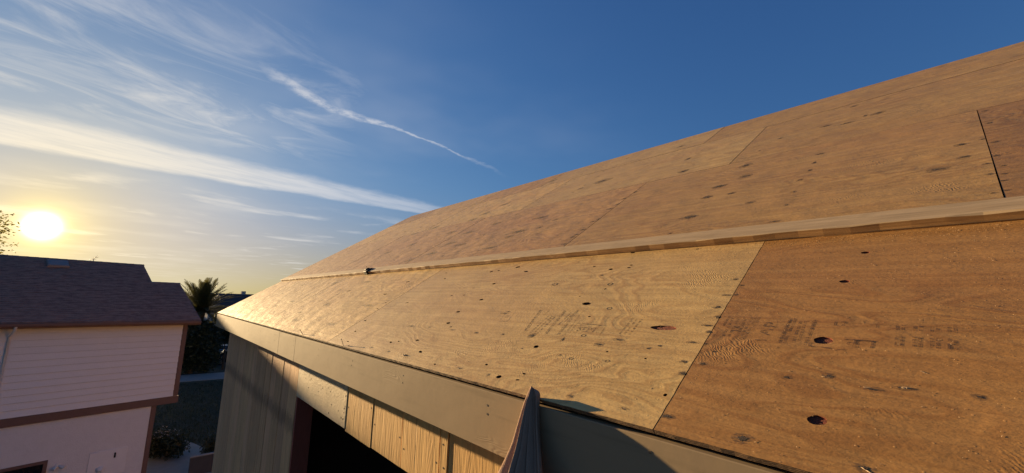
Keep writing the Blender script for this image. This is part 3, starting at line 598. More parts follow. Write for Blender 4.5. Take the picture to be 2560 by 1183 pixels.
# ---------------------------------------------------------------- things on the roof
# cloth hung over the eave edge
O = [(1.093, 1.116, -0.2967), (1.078, 1.1231, -0.3335), (1.067, 1.1264, -0.3627), (1.044, 1.1286, -0.4256), (1.019, 1.1317, -0.4915), (0.985, 1.1538, -0.575)]
C = [(1.089, 1.1098, -0.2967), (1.068, 1.1037, -0.3274), (1.051, 1.0994, -0.3513), (1.022, 1.0925, -0.4216), (0.991, 1.0804, -0.479), (0.951, 1.0683, -0.5414)]
V = [(1.097, 1.1138, -0.3009), (1.089, 1.1008, -0.3267), (1.085, 1.0959, -0.3552), (1.069, 1.074, -0.42), (1.051, 1.0503, -0.4803), (1.024, 1.0177, -0.543)]
Wl = [(1.097, 1.1096, -0.303), (1.088, 1.0858, -0.3172), (1.083, 1.0801, -0.3465), (1.066, 1.0593, -0.4136), (1.047, 1.0331, -0.4751), (1.019, 0.9983, -0.536)]
Er = [(1.101, 1.1094, -0.3062), (1.103, 1.0827, -0.3157), (1.103, 1.0839, -0.3526), (1.103, 1.0803, -0.4217), (1.099, 1.0688, -0.4946), (1.083, 1.044, -0.5646)]
def ext(L_):
    L_ = [Vector(p) for p in L_]; d = (L_[-1]-L_[-2])
    return L_+[L_[-1]+d*k for k in (1.2, 2.6, 4.2)]
Bk = [(1.108, p[1]+.012, p[2]-.004) for p in O]
Bk, O, C, V, Wl, Er = map(ext, (Bk, O, C, V, Wl, Er))
def cloth_mat():
    m_, nt, b = new_mat('grey_cotton')
    v = nt.n('ShaderNodeTexCoord').outputs['Object']; k = nt.noise(v, 260., 3., .7)
    nt.put(b.inputs['Base Color'], nt.mix(k, (.25, .155, .105), (.36, .235, .165))); b.inputs['Roughness'].default_value = .95
    b.inputs['Specular IOR Level'].default_value = .1
    bump(nt, b, nt.m('ADD', nt.m('MULTIPLY', k, .0012), nt.m('MULTIPLY', nt.noise(nt.vm('MULTIPLY', v, (1, 1, .3)), 40., 3.), .005)))
    return m_
M['cloth'] = cloth_mat()
def cr(p, t):                                # Catmull-Rom through the fold lines
    n = len(p)-1; i = min(int(t*n), n-1); u = t*n-i
    p0, p1, p2, p3 = p[max(i-1, 0)], p[i], p[i+1], p[min(i+2, n)]
    return .5*((2*p1)+(-p0+p2)*u+(2*p0-5*p1+4*p2-p3)*u*u+(-p0+3*p1-3*p2+p3)*u**3)
NU, NV = 72, 48; gv = []
for j in range(NV+1):
    v_ = j/NV; lines = [cr(L_, v_) for L_ in (O, C, V, Wl, Er)]; bk = cr(Bk, v_)
    mid = lambda a, b_, k, off: a.lerp(b_, k)+Vector((-off, 0, 0))*v_
    wv = .006*math.sin(v_*23)*v_; row = [bk, bk.lerp(lines[0], .5)+Vector((.0, .01, 0))*v_, lines[0], lines[0].lerp(lines[1], .22)+Vector((-.004, .004, 0))*v_, lines[0].lerp(lines[1], .6)+Vector((.034, -.012, 0))*v_, lines[1], mid(lines[1], lines[2], .18, -.02), mid(lines[1], lines[2], .36, .016+wv), mid(lines[1], lines[2], .52, -.03), mid(lines[1], lines[2], .68, .010-wv), mid(lines[1], lines[2], .84, -.02), lines[2], mid(lines[2], lines[3], .5, -.035), lines[3], mid(lines[3], lines[4], .4, .012), lines[4]]
    gv += [cr(row, i/NU) for i in range(NU+1)]
mb = MB(); mb.add([(p.x, p.y, p.z+H) for p in gv], [(j*(NU+1)+i, j*(NU+1)+i+1, (j+1)*(NU+1)+i+1, (j+1)*(NU+1)+i) for j in range(NV) for i in range(NU)], 0, True)
cl = mb.build('cloth', M['cloth'], label='folded grey cloth hanging in a point from the roof edge', cat='cloth')
sm = cl.modifiers.new('thick', 'SOLIDIFY'); sm.thickness = .004; sm.offset = 0
# black block standing in for the dark shadow in the strip gap
br = empty('gap_shadow_block', roof_frame(1.26, 5.26).translation, label='small black block standing in for the shadow in the roof strip gap', cat='shadow block')
mb = MB(); mb.box((-.042, .0, .0), (.042, .10, .052), bev=.004); mb.box((-.050, .03, .048), (-.012, .085, .066), bev=.004)
o = mb.build('clamp', M['black_metal'], br); at_world(o, roof_frame(1.205, 5.26, .005))
mb = MB(); mb.tube([(0, .05, .045), (.002, .052, .10)], .0022, 6); o = mb.build('gap_nail', M['steel'], br); at_world(o, roof_frame(1.205, 5.26, .005))
# loose nails at the eave
def nail(s, e, d, ln, label):
    base = roof_frame(s, e, .004); mb = MB(); d = Vector(d).normalized()
    mb.tube([(0, 0, -.006), tuple(d*ln)], .0021, 6); mb.tube([tuple(d*ln), tuple(d*(ln+.0022))], .0048, 8)
    o = mb.build('nail', M['steel'], label=label, cat='nail', group='bent nails along the eave'); o.matrix_basis = base
nail(.006, 3.06, (.05, .2, 1), .05, 'dark nail standing upright at the plywood edge near the seam')
nail(.012, 3.02, (1, .1, .12), .045, 'dark nail lying low beside the upright one at the plywood edge')
nail(.010, 4.08, (-.6, .1, .8), .055, 'short bent nail further along the eave toward the far corner')
# wood chips
def chip(s, e, L_, w_, h_, rz, label, tint=(1, 1, 1)):
    mb = MB(); n = 5; vs_ = []
    for k in range(n+1):
        t = k/n-.5; ww = w_*(1-(2*t)**2*.8); z = h_*(.4+.6*abs(math.sin(k*1.7)))
        vs_ += [(t*L_, -ww, .0008), (t*L_, ww*.8, .001), (t*L_, 0, z)]
    fs = [(0, 1, 2), (n*3+2, n*3+1, n*3)]
    for k in range(n): a = k*3; fs += [(a, a+3, a+4, a+1), (a+1, a+4, a+5, a+2), (a+2, a+5, a+3, a)]
    mb.add(vs_, fs); o = mb.build('wood_chip', M['splinter'], label=label, cat='wood chip', group='wood chips on the plywood')
    o.matrix_basis = roof_frame(s, e, .004) @ Matrix.Rotation(rz, 4, 'Z')
chip(.052, 2.20, .05, .006, .010, .15, 'pale wood chip near the eave below the round hole')
chip(.374, .111, .016, .0010, .0012, -.6, 'thin pale splinter lying alone beside the small nail marks')
chip(.308, .14, .018, .0024, .0035, .1, 'torn blond splinter at a nail mark right of the lower knot')
chip(.040, .190, .024, .0014, .0025, -.5, 'long splinter close to the roof edge below the lower knot')
# sawdust and crumbs over the near sheets
mb = MB(); rs_ = random.Random(5)
for k in range(3400):
    if k < 2000: e, s = rs_.uniform(-1.0, .64) if k % 3 else rs_.uniform(.65, 2.0), rs_.uniform(.01, 1.20)
    else: e, s = rs_.uniform(-1., 2.5), 1.21-abs(rs_.gauss(0, .04))
    if s < .01: continue
    L_ = rs_.uniform(.0008, .0008+.0026*rs_.random()**2+.0006); w_ = L_*rs_.uniform(.25, .6); z = .0048; a = rs_.uniform(0, 3.14); c_, s_ = math.cos(a), math.sin(a)
    f = roof_frame(s, e, z); q = [f @ Vector((L_*c_, L_*s_, 0)), f @ Vector((-w_*s_, w_*c_, 0)), f @ Vector((-L_*c_, -L_*s_, 0)), f @ Vector((0, 0, rs_.uniform(.0003, .0009)))]
    mb.add(q, [(0, 1, 3), (1, 2, 3), (2, 0, 3)])
mb.build('sawdust', M['splinter'], label='pale sawdust crumbs scattered over the near plywood sheets', cat='sawdust', kind='stuff')

# ---------------------------------------------------------------- the neighbour's house
M['siding'] = simple('white_siding_paint', (.64, .625, .63), .6, var=.06, scale=3., bmp=.002)
M['stucco'] = simple('white_stucco', (.60, .585, .59), .9, var=.08, scale=5., bmp=.010)
M['brown_trim'] = simple('brown_trim_paint', (.13, .074, .062), .6, var=.2, scale=4.)
M['white_metal'] = simple('white_metal', (.6, .58, .56), .45, var=.05)
M['dark_glass'] = simple('dark_window_glass', (.012, .012, .014), .06, var=.1, spec=.6)
M['skylight'] = simple('skylight_plastic', (.17, .14, .14), .4, var=.1)
def shingle_mat():
    m_, nt, b = new_mat('brown_shingle')
    v = nt.n('ShaderNodeTexCoord').outputs['Object']
    k = nt.noise(nt.vm('MULTIPLY', v, (3.4, 7.5, 7.5)), 1., 3., .7)
    c = nt.mix(nt.ss(k, .3, .7), (.20, .105, .075), (.36, .205, .150))
    c = nt.mix(nt.ss(nt.noise(v, 60., 3., .7), .4, .7, 0., .5), c, (.13, .07, .052))
    nt.put(b.inputs['Base Color'], c); b.inputs['Roughness'].default_value = .9
    bump(nt, b, nt.m('MULTIPLY', nt.noise(v, 90., 3., .7), .006))
    return m_
M['shingle'] = shingle_mat()
nb = empty('neighbour_house', (1.45, 23.0, 0), R(14), label='white two storey house with brown shingle roof and brown trim', cat='house')
def nbox(name, mat, *boxes, parent=None, bev=0.):
    mb = MB()
    for a, b_ in boxes: mb.box((a[0], a[1], a[2]+H), (b_[0], b_[1], b_[2]+H), bev=bev)
    return mb.build(name, mat, parent or nb)
XL = -13.
nbox('upper_wall', M['stucco'], ((XL, .03, -4.25), (-.0, 9., -1.15)))
nbox('lower_wall', M['stucco'], ((XL, .015, -H), (-.66, 9., -4.50)))
nS, zb, zt = 13, -4.252, -1.27
for i in range(nS):
    z0_, z1_ = zb+(zt-zb)*i/nS, zb+(zt-zb)*(i+1)/nS
    mb = MB(); j = random.uniform(-.003, .003)
    prof = [(.03, z0_+.002), (-.026+j, z0_+.004), (-.028+j, z0_+.012), (.006, z1_+.008), (.03, z1_+.008)]
    a, b_ = XL, -.002
    mb.add([(a, y, z+H) for y, z in prof]+[(b_, y, z+H) for y, z in prof], [(q, (q+1) % 5, 5+(q+1) % 5, 5+q) for q in range(5)]+[(4, 3, 2, 1, 0), (5, 6, 7, 8, 9)])
    mb.build('siding_board', M['siding'], nb)
nbox('corner_trim', M['brown_trim'], ((.001, -.04, -4.245), (.16, .10, -1.2)), bev=.004)
nbox('corner_trim', M['brown_trim'], ((-.658, -.012, -H), (-.50, .12, -4.54)), bev=.004)
nbox('band_board', M['brown_trim'], ((XL, -.06, -4.53), (.19, .02, -4.254)), bev=.004)
nbox('overhang_soffit', M['brown_trim'], ((-.655, .021, -4.54), (.185, 9., -4.26)))
ZE, SL = -1.10, .5; RY, RY2 = 4.9, 3.2       # eave height, slope, horizontal run to the high and the low ridge
nbox('eave_fascia', M['brown_trim'], ((XL, -.47, ZE-.19), (.47, -.44, ZE-.012)))
nbox('gutter', M['brown_trim'], ((XL, -.56, ZE-.13), (.46, -.472, ZE-.02)), bev=.012)
nbox('eave_soffit', M['brown_trim'], ((XL, -.44, ZE-.20), (.45, .03, ZE-.17)))
def rp(r): return (-.45+r, ZE+SL*r)
mb = MB()
def slab(x0, x1, r0, r1, t=.06):
    (y0, z0), (y1, z1) = rp(r0), rp(r1)
    mb.add([(x0, y0, z0+H), (x1, y0, z0+H), (x1, y1, z1+H), (x0, y1, z1+H), (x0, y0, z0-t+H), (x1, y0, z0-t+H), (x1, y1, z1-t+H), (x0, y1, z1-t+H)],
           [(0, 1, 2, 3), (7, 6, 5, 4), (0, 4, 5, 1), (1, 5, 6, 2), (2, 6, 7, 3), (3, 7, 4, 0)])
slab(XL, -.60, 0, RY); slab(-.60, .45, 0, RY2)
yR, zR = rp(RY); mb.add([(XL, yR, zR+H), (-.6, yR, zR+H), (-.6, yR+RY, zR-SL*RY+H), (XL, yR+RY, zR-SL*RY+H)], [(0, 1, 2, 3)])
y2, z2 = rp(RY2); mb.add([(-.6, y2, z2+H), (.45, y2, z2+H), (.45, y2+RY2, z2-SL*RY2+H), (-.6, y2+RY2, z2-SL*RY2+H)], [(0, 1, 2, 3)])
mb.add([(-.62, -.3, ZE+H), (-.62, yR, zR-.05+H), (-.62, yR+RY-.2, ZE+H)], [(0, 1, 2)]); mb.add([(0.0, .03, ZE-.1+H), (0.0, y2, z2-.06+H), (0., y2+RY2-.3, ZE-.1+H)], [(0, 1, 2)])
rf = mb.build('roof', M['shingle'], nb)
# shingle courses: overlapping tabs, too small to pick apart in the photograph
mb = MB(); nm = Vector((0, -SL, 1)).normalized(); sl = Vector((0, 1, SL)).normalized(); rs_ = random.Random(3)
nC = int(RY/.895/.15); crs = RY*math.sqrt(1+SL*SL)/ (nC+1)
for c in range(nC+1):
    x = XL+rs_.uniform(0, .2); top = (c+1)*crs/math.sqrt(1+SL*SL)
    x_end = .46 if top < RY2 else -.59
    while x < x_end-.03:
        w_ = min(rs_.uniform(.18, .34), x_end-x); d0 = c*crs+rs_.uniform(-.012, .012)
        p = Vector((x, -.45, ZE+H))+sl*d0; up0, up1 = rs_.uniform(.012, .020), .003
        a = [p+nm*up0, p+nm*up0+Vector((w_-.006, 0, 0)), p+sl*(crs+.02)+nm*up1+Vector((w_-.006, 0, 0)), p+sl*(crs+.02)+nm*up1]
        b_ = [p, p+Vector((w_-.006, 0, 0))]
        mb.add([*a, *b_], [(0, 1, 2, 3), (4, 5, 1, 0), (5, 2, 1), (4, 0, 3)]); x += w_
mb.build('shingles', M['shingle'], rf, kind='stuff')
mb = MB()
for x0, x1, yy, zz in ((XL, -.59, yR, zR), (-.58, .46, y2, z2)):
    x = x0
    while x < x1-.05:
        w_ = min(.28, x1-x); mb.add([(x, yy-.13, zz-.05+H), (x+w_+.03, yy-.13, zz-.045+H), (x+w_+.03, yy, zz+.03+H), (x, yy, zz+.022+H), (x, yy+.13, zz-.05+H), (x+w_+.03, yy+.13, zz-.045+H)], [(0, 1, 2, 3), (3, 2, 5, 4)]); x += w_
mb.build('ridge_caps', M['shingle'], rf, kind='stuff')
# rake boards
for x, r1 in ((.452, RY2), (-.598, RY)):
    mb = MB(); r0 = 0 if r1 == RY2 else RY2-.02; (ya, za), (yb, zb_) = rp(r0), rp(r1)
    mb.add([(x, ya, za-.16+H), (x+.03, ya, za-.16+H), (x+.03, ya, za-.01+H), (x, ya, za-.01+H), (x, yb, zb_-.16+H), (x+.03, yb, zb_-.16+H), (x+.03, yb, zb_-.01+H), (x, yb, zb_-.01+H)],
           [(0, 3, 2, 1), (4, 5, 6, 7), (0, 1, 5, 4), (1, 2, 6, 5), (2, 3, 7, 6), (3, 0, 4, 7)]); mb.build('rake_board', M['brown_trim'], nb)
# skylight, antenna, downspout
mb = MB(); yk, zk = rp(4.35); p = Vector((-3.5, yk, zk+H)); ex = Vector((.33, 0, 0)); ey = sl*.30
mb.add([p-ex-ey+nm*.03, p+ex-ey+nm*.03, p+ex+ey+nm*.03, p-ex+ey+nm*.03, p-ex*.9-ey*.9+nm*.11, p+ex*.9-ey*.9+nm*.11, p+ex*.9+ey*.9+nm*.11, p-ex*.9+ey*.9+nm*.11], [(4, 5, 6, 7), (0, 1, 5, 4), (1, 2, 6, 5), (2, 3, 7, 6), (3, 0, 4, 7)])
mb.build('skylight', M['skylight'], rf)
mb = MB(); mb.tube([(-2.3, yR+.3, zR-.2+H), (-2.3, yR+.3, zR+.16+H)], .012, 6); mb.tube([(-2.42, yR+.3, zR+.06+H), (-2.17, yR+.3, zR+.30+H)], .009, 5); mb.tube([(-2.36, yR+.3, zR+.12+H), (-2.22, yR+.28, zR+.13+H)], .008, 5); mb.tube([(-2.27, yR+.3, zR+.2+H), (-2.16, yR+.3, zR+.21+H)], .007, 5)
mb.build('antenna', M['steel'], rf)
mb = MB(); mb.tube([(-4.75, -.50, ZE-.13+H), (-4.76, -.48, ZE-.26+H), (-4.80, -.05, ZE-.52+H), (-4.80, -.05, -4.1+H)], .038, 8); mb.build('downspout', M['white_metal'], nb)
# ground floor: window, access panel, lamp
w = empty('window', (0, 0, 0)); w.parent = nb
nbox('pane', M['dark_glass'], ((-5.15, -.001, -6.95), (-3.42, .012, -5.95)), parent=w)
for a, b_ in (((-5.25, -.03, -5.95), (-3.32, .014, -5.85)), ((-5.25, -.03, -7.05), (-3.32, .014, -6.95)), ((-5.25, -.03, -6.95), (-5.15, .014, -5.95)), ((-3.42, -.03, -6.95), (-3.32, .014, -5.95))): nbox('frame', M['brown_trim'], (a, b_), parent=w, bev=.004)
pn = nbox('access_panel', M['siding'], ((-2.27, -.018, -6.85), (-1.20, .014, -5.92)), bev=.006)
nbox('latch', M['black_metal'], ((-1.58, -.05, -6.24), (-1.53, -.019, -6.06)), parent=pn, bev=.006)
mb = MB(); mb.tube([(-1.93, -.019, -6.55+H), (-1.93, -.10, -6.55+H), (-1.93, -.13, -6.60+H)], [.11, .105, .06], 14); mb.build('dryer_vent', M['white_metal'], pn)
mb = MB(); mb.tube([(-1.93, -.131, -6.55+H), (-1.93, -.14, -6.55+H)], .05, 10); mb.build('vent_flap', M['black_metal'], pn)
lm = empty('wall_lamp', (0, 0, 0)); lm.parent = nb
mb = MB(); mb.tube([(-3.05, .012, -6.12+H), (-3.05, -.03, -6.12+H)], .08, 12); mb.build('base', M['white_metal'], lm)
for dx in (-.06, .06):
    mb = MB(); mb.tube([(-3.05, -.03, -6.12+H), (-3.05+dx, -.08, -6.13+H), (-3.05+dx*2.3, -.16, -6.19+H)], [.02, .035, .055], 10); mb.build('lamp_head', M['white_metal'], lm)

# ---------------------------------------------------------------- yard between the houses, street beyond
def sheet_poly(name, pts, z, mat, **kw):
    mb = MB(); n = len(pts); mb.add([(x, y, z) for x, y in pts]+[(x, y, z-.05) for x, y in pts], [tuple(range(n))]+[(i, n+i, n+(i+1) % n, (i+1) % n) for i in range(n)])
    o = mb.build(name, mat, kind='structure'); return o
sheet_poly('garden_path', [(.6, 20.), (.9, 26.3), (1.75, 26.8), (2.45, 28.9), (2.97, 27.4), (3.16, 26.7), (3.2, 20.)][::-1], .03, M['concrete'])
sheet_poly('pavement', [(-60, 50.2), (60, 44.2), (60, 47.8), (-60, 54.2)], .04, M['concrete'])
sheet_poly('road', [(-80, 60.6), (80, 51.2), (80, 65.), (-80, 74.)], .02, M['asphalt'])
lw = empty('garden_wall', (0, 0, 0), label='low dark garden wall with pale cap beside the path', cat='wall')
mb = MB(); mb.box((-.6, 0, 0), (.6, .10, .75)); mb.build('wall_body', M['asphalt'], lw)
mb = MB(); mb.box((-.62, -.03, .751), (.62, .13, .80), bev=.01); mb.build('cap', M['concrete'], lw); lw.location = (2.95, 22.9, 0); lw.rotation_euler = (0, 0, R(2))

def grass():
    rs_ = random.Random(9); mb = MB()
    for k in range(16000):
        x, y = rs_.uniform(.2, 7.5), rs_.uniform(26.5, 46.0)
        if x < 3.25 and y < 27.6: continue
        h_ = rs_.uniform(.05, .16); a = rs_.uniform(0, 6.28); w_ = .02; dx, dy = math.cos(a), math.sin(a)
        mb.add([(x-dx*w_, y-dy*w_, 0), (x+dx*w_, y+dy*w_, 0), (x+dy*h_*.5, y-dx*h_*.5, h_)], [(0, 1, 2)])
    return mb
def leaf_mat(name, c1, c2, trans=.35):
    m_ = bpy.data.materials.new(name); m_.use_nodes = True; nt = NT(m_.node_tree)
    out = nt.n('ShaderNodeOutputMaterial'); d = nt.n('ShaderNodeBsdfPrincipled'); t = nt.n('ShaderNodeBsdfTranslucent'); mx = nt.n('ShaderNodeMixShader')
    k = nt.noise(nt.n('ShaderNodeTexCoord').outputs['Object'], 2.2, 3., .6); c = nt.mix(nt.ss(k, .35, .65), c1, c2)
    nt.put(d.inputs['Base Color'], c); nt.put(t.inputs[0], nt.mix(.5, c, (.16, .14, .03))); d.inputs['Roughness'].default_value = .5
    mx.inputs[0].default_value = trans; nt.t.links.new(d.outputs[0], mx.inputs[1]); nt.t.links.new(t.outputs[0], mx.inputs[2]); nt.t.links.new(mx.outputs[0], out.inputs[0])
    return m_
M['leaf'] = leaf_mat('dark_leaves', (.014, .020, .009), (.032, .040, .016), .2)
M['leaf_backlit'] = leaf_mat('thin_leaves', (.05, .06, .02), (.10, .09, .03), .6)
M['palm_leaf'] = leaf_mat('palm_leaflets', (.022, .028, .010), (.05, .052, .018), .25)
M['bark'] = simple('bark', (.075, .05, .035), .9, var=.4, scale=8., bmp=.03)
M['blossom'] = simple('pale_blossom', (.42, .39, .40), .8, var=.2, scale=10.)
def leaf_cloud(blobs, n, size, rs_):
    mb = MB(); tot = sum(b_[1]*b_[2]*b_[3] for b_ in blobs)
    for (c, rx_, ry_, rz_) in blobs:
        for k in range(int(n*rx_*ry_*rz_/tot)):
            v = Vector((rs_.gauss(0, 1), rs_.gauss(0, 1), rs_.gauss(0, 1))).normalized()*(rs_.random()**.45)*(1+rs_.gauss(0, .10))
            p = Vector(c)+Vector((v.x*rx_, v.y*ry_, v.z*rz_)); a = Vector((rs_.gauss(0, 1), rs_.gauss(0, 1), rs_.gauss(0, .7))).normalized(); b_ = a.orthogonal().normalized()
            b_ = (b_*math.cos(k)+a.cross(b_)*math.sin(k)); s = size*rs_.uniform(.6, 1.3)
            mb.add([p-a*s, p+b_*s*.45, p+a*s, p-b_*s*.45], [(0, 1, 2, 3)])
    return mb
def tree(name, loc, label, trunk_h, tr, blobs, n, size, mat, seed, cat='tree', group=None):
    rs_ = random.Random(seed); t = empty(name, loc, label=label, cat=cat, group=group)
    mb = MB(); pts = [(0, 0, -.1), (rs_.uniform(-.1, .1), rs_.uniform(-.1, .1), trunk_h*.5), (rs_.uniform(-.2, .2), rs_.uniform(-.2, .2), trunk_h)]
    mb.tube(pts, [tr*1.3, tr, tr*.7], 8)
    for c, rx_, ry_, rz_ in blobs:
        m1 = Vector(pts[2]).lerp(Vector(c), .5)+Vector((rs_.uniform(-.2, .2), rs_.uniform(-.2, .2), .1)); mb.tube([pts[2], m1, c], [tr*.55, tr*.3, tr*.1], 6)
        for q in range(4):
            e_ = Vector(c)+Vector((rs_.uniform(-1, 1)*rx_, rs_.uniform(-1, 1)*ry_, rs_.uniform(-.5, 1)*rz_))*.8; mb.tube([m1, m1.lerp(e_, .6)+Vector((0, 0, .1)), e_], [tr*.25, tr*.14, tr*.04], 5)
    mb.build('trunk', M['bark'], t); leaf_cloud(blobs, n, size, rs_).build('crown', mat, t)
    return t
def shrub(loc, r, hgt, n, size, label, seed, blossom=False):
    rs_ = random.Random(seed); t = empty('shrub', loc, label=label, cat='shrub', group='shrubs beside the garden path')
    bl = [((rs_.uniform(-.5, .5)*r, rs_.uniform(-.5, .5)*r, hgt*rs_.uniform(.35, .6)), r*.6, r*.6, hgt*.45) for k in range(5)]
    leaf_cloud(bl, n, size, rs_).build('foliage', M['leaf'], t)
    mb = MB()
    for b_ in bl: mb.tube([(0, 0, -.05), (b_[0][0]*.5, b_[0][1]*.5, b_[0][2]*.6), b_[0]], [.03, .02, .008], 6)
    mb.build('stem', M['bark'], t)
    if blossom:
        mb = leaf_cloud([((-r*.2, -.3*r, hgt*.95), r*.6, r*.6, hgt*.25)], 60, .035, rs_); mb.build('blossoms', M['blossom'], t, kind='stuff')
shrub((1.75, 26.2, .03), .95, 1.25, 5200, .07, 'dark shrub with pale blossoms at the white house corner', 1, True)
shrub((3.35, 24.0, .0), .55, 1.3, 2800, .06, 'narrow dark shrub on the right of the concrete path', 2)
tree('bushy_tree', (4.35, 51.4, 0), 'dark bushy tree growing under the palm crown', 2.0, .16, [((-.6, 0, 3.2), 1.6, 1.5, 1.7), ((.7, -.3, 2.7), 1.5, 1.4, 1.7), ((0, .2, 4.3), 1.5, 1.3, .9), ((-.8, .3, 1.3), 1.4, 1.2, 1.3), ((.8, .2, 1.2), 1.4, 1., 1.2), ((1.4, .4, 3.7), .9, .9, .9), ((-1.4, .2, 4.0), .8, .9, .8)], 26000, .14, M['leaf'], 3, group='trees by the street')
tree('bushy_tree', (7.1, 52.8, 0), 'small dark tree partly behind the grey fascia corner', 1.6, .12, [((0, 0, 3.7), 1.2, 1.2, 1.0), ((.5, .2, 4.2), 1., 1., .7)], 5000, .12, M['leaf'], 4, group='trees by the street')
tree('tall_tree', (-7.55, 33.5, 0), 'tall thin leaved tree glowing against the low sun', 6., .22, [((0, 0, 9.6), 2.1, 2., 2.2), ((.9, -.3, 8.8), 1.5, 1.5, 1.2), ((-.8, .2, 11.2), 1.8, 1.7, 1.5), ((1.25, 0, 10.9), .9, .9, .8), ((.3, 0, 12.4), 1.0, 1., .7)], 6500, .085, M['leaf_backlit'], 5, group='trees by the street')
grass().build('lawn_grass', M['leaf'], label='dark lawn grass between the houses in shade', cat='grass', kind='stuff')
# palm
def palm(loc, trunk_h, n, L_, label, seed):
    rs_ = random.Random(seed); t = empty('palm_tree', loc, label=label, cat='palm tree')
    mb = MB(); nn = 14
    for k in range(nn): mb.tube([(0, 0, trunk_h*k/nn), (0, 0, trunk_h*(k+.8)/nn)], [.30, .36], 12)
    mb.tube([(0, 0, trunk_h-.3), (0, 0, trunk_h+.35), (0, 0, trunk_h+.7)], [.38, .46, .15], 12); mb.build('trunk', M['bark'], t)
    for k in range(n):
        az = k*2.399963+rs_.uniform(-.2, .2); u = (k+.5)/n; el = R(84-78*u+rs_.uniform(-6, 6)); ln = L_*rs_.uniform(.85, 1.08)*(1-.12*abs(u-.4))
        d = Vector((math.cos(az)*math.cos(el), math.sin(az)*math.cos(el), math.sin(el))); p = Vector((0, 0, trunk_h+.35)); pts = [p.copy()]; m_ = 16
        for q in range(m_):
            d = (d+Vector((0, 0, -.026-.05*q/m_*math.cos(el)-.02*u))).normalized(); p = p+d*ln/m_; pts.append(p.copy())
        fb = MB(); fb.tube([tuple(v) for v in pts], [.028-.024*i/m_ for i in range(m_+1)], 5)
        side = d.cross(Vector((0, 0, 1))); side = side.normalized() if side.length > .01 else Vector((1, 0, 0))
        for q in range(2, m_*3):
            tq = q/(m_*3); i = min(int(tq*m_), m_-1); b0 = pts[i].lerp(pts[i+1], tq*m_-i); tg = (pts[i+1]-pts[i]).normalized(); sd = tg.cross(Vector((0, 0, 1)))
            sd = sd.normalized() if sd.length > .05 else side
            upv = sd.cross(tg); ll = .62*math.sin(math.pi*min(1, tq*.9+.12))**.6*rs_.uniform(.85, 1.1)+.06
            for sg in (-1, 1):
                dr = (tg*.75+sd*sg*.62+upv*rs_.uniform(.05, .32)).normalized(); wv = tg*.032; e_ = b0+dr*ll+Vector((0, 0, -.06*ll))
                fb.add([b0-wv, b0+wv, b0.lerp(e_, .6)+wv*.8, e_, b0.lerp(e_, .6)-wv*.8], [(0, 1, 2, 3, 4)])
        fb.build('frond', M['palm_leaf'], t)
palm((4.6, 53.6, 0), 5.4, 84, 3.9, 'date palm with a round crown against the yellow sky', 8)

# parked cars
M['car_dark'] = simple('dark_car_paint', (.012, .013, .016), .18, var=.05, spec=.6)
M['car_pale'] = simple('silver_car_paint', (.35, .36, .38), .25, metal=.6, var=.05)
M['tyre'] = simple('tyre_rubber', (.015, .015, .015), .85)
M['lens'] = simple('lamp_lens', (.5, .5, .52), .1, spec=.7)
M['tail'] = simple('tail_lens', (.18, .01, .01), .15, spec=.7)
def car(loc, rz, paint, label):
    c = empty('parked_car', loc, rz, label=label, cat='car', group='cars parked in the street')
    side = [(-2.2, .35), (-2.28, .62), (-2.2, .92), (-1.85, 1.02), (-1.35, 1.08), (.95, 1.0), (1.75, .90), (2.18, .74), (2.24, .45), (2.15, .28), (-2.1, .26)]
    mb = MB(); n = len(side); secs = [(-.86, .93), (-.80, 1.), (.80, 1.), (.86, .93)]
    vs_ = [(x*(k if abs(x) > 2 else 1), y, .26+(z-.26)*(k if z > .9 else 1)) for y, k in secs for x, z in side]
    mb.add(vs_, [(r*n+i, r*n+(i+1) % n, (r+1)*n+(i+1) % n, (r+1)*n+i) for r in range(3) for i in range(n)]+[tuple(range(n))[::-1], tuple(range(3*n, 4*n))], 0, False)
    mb.build('body', paint, c)
    g = [(-1.75, 1.02), (-1.25, 1.40), (-.6, 1.47), (.15, 1.44), (1.05, 1.0)]; m_ = len(g); mb = MB()
    vs_ = [(x, y*k, z) for y, in ((-1,), (1,)) for (x, z), k in zip(g, (.78, .64, .62, .62, .76))]
    mb.add(vs_, [(i, i+1, m_+i+1, m_+i) for i in range(m_-1)]+[tuple(range(m_))[::-1], tuple(range(m_, 2*m_))]); mb.build('glasshouse', M['dark_glass'], c)
    mb = MB(); mb.box((-1.2, -.60, 1.425), (.18, .60, 1.49), bev=.03); mb.build('roof_panel', paint, c)
    for y in (-.86, .86):
        for x in (-1.38, 1.38):
            mb = MB(); mb.tube([(x, y-.1, .33), (x, y+.1, .33)], .33, 18); w_ = mb.build('wheel', M['tyre'], c)
            mb = MB(); mb.tube([(x, y-.105, .33), (x, y+.105, .33)], .20, 12); mb.build('rim', M['steel'], w_)
    for y in (-.62, .62):
        mb = MB(); mb.box((2.10, y-.18, .60), (2.235, y+.18, .74), bev=.02); mb.build('headlight', M['lens'], c)
        mb = MB(); mb.box((-2.285, y-.16, .70), (-2.18, y+.16, .88), bev=.02); mb.build('tail_light', M['tail'], c)
        mb = MB(); mb.box((.75, y*1.55-.07, .98), (.92, y*1.55+.07, 1.10), bev=.02); mb.build('wing_mirror', paint, c)
car((8.7, 56.6, .02), R(-4), M['car_dark'], 'dark parked car at the kerb beside the plank wall')
car((7.4, 62.6, .02), R(176), M['car_pale'], 'silver parked car across the street behind the dark one')

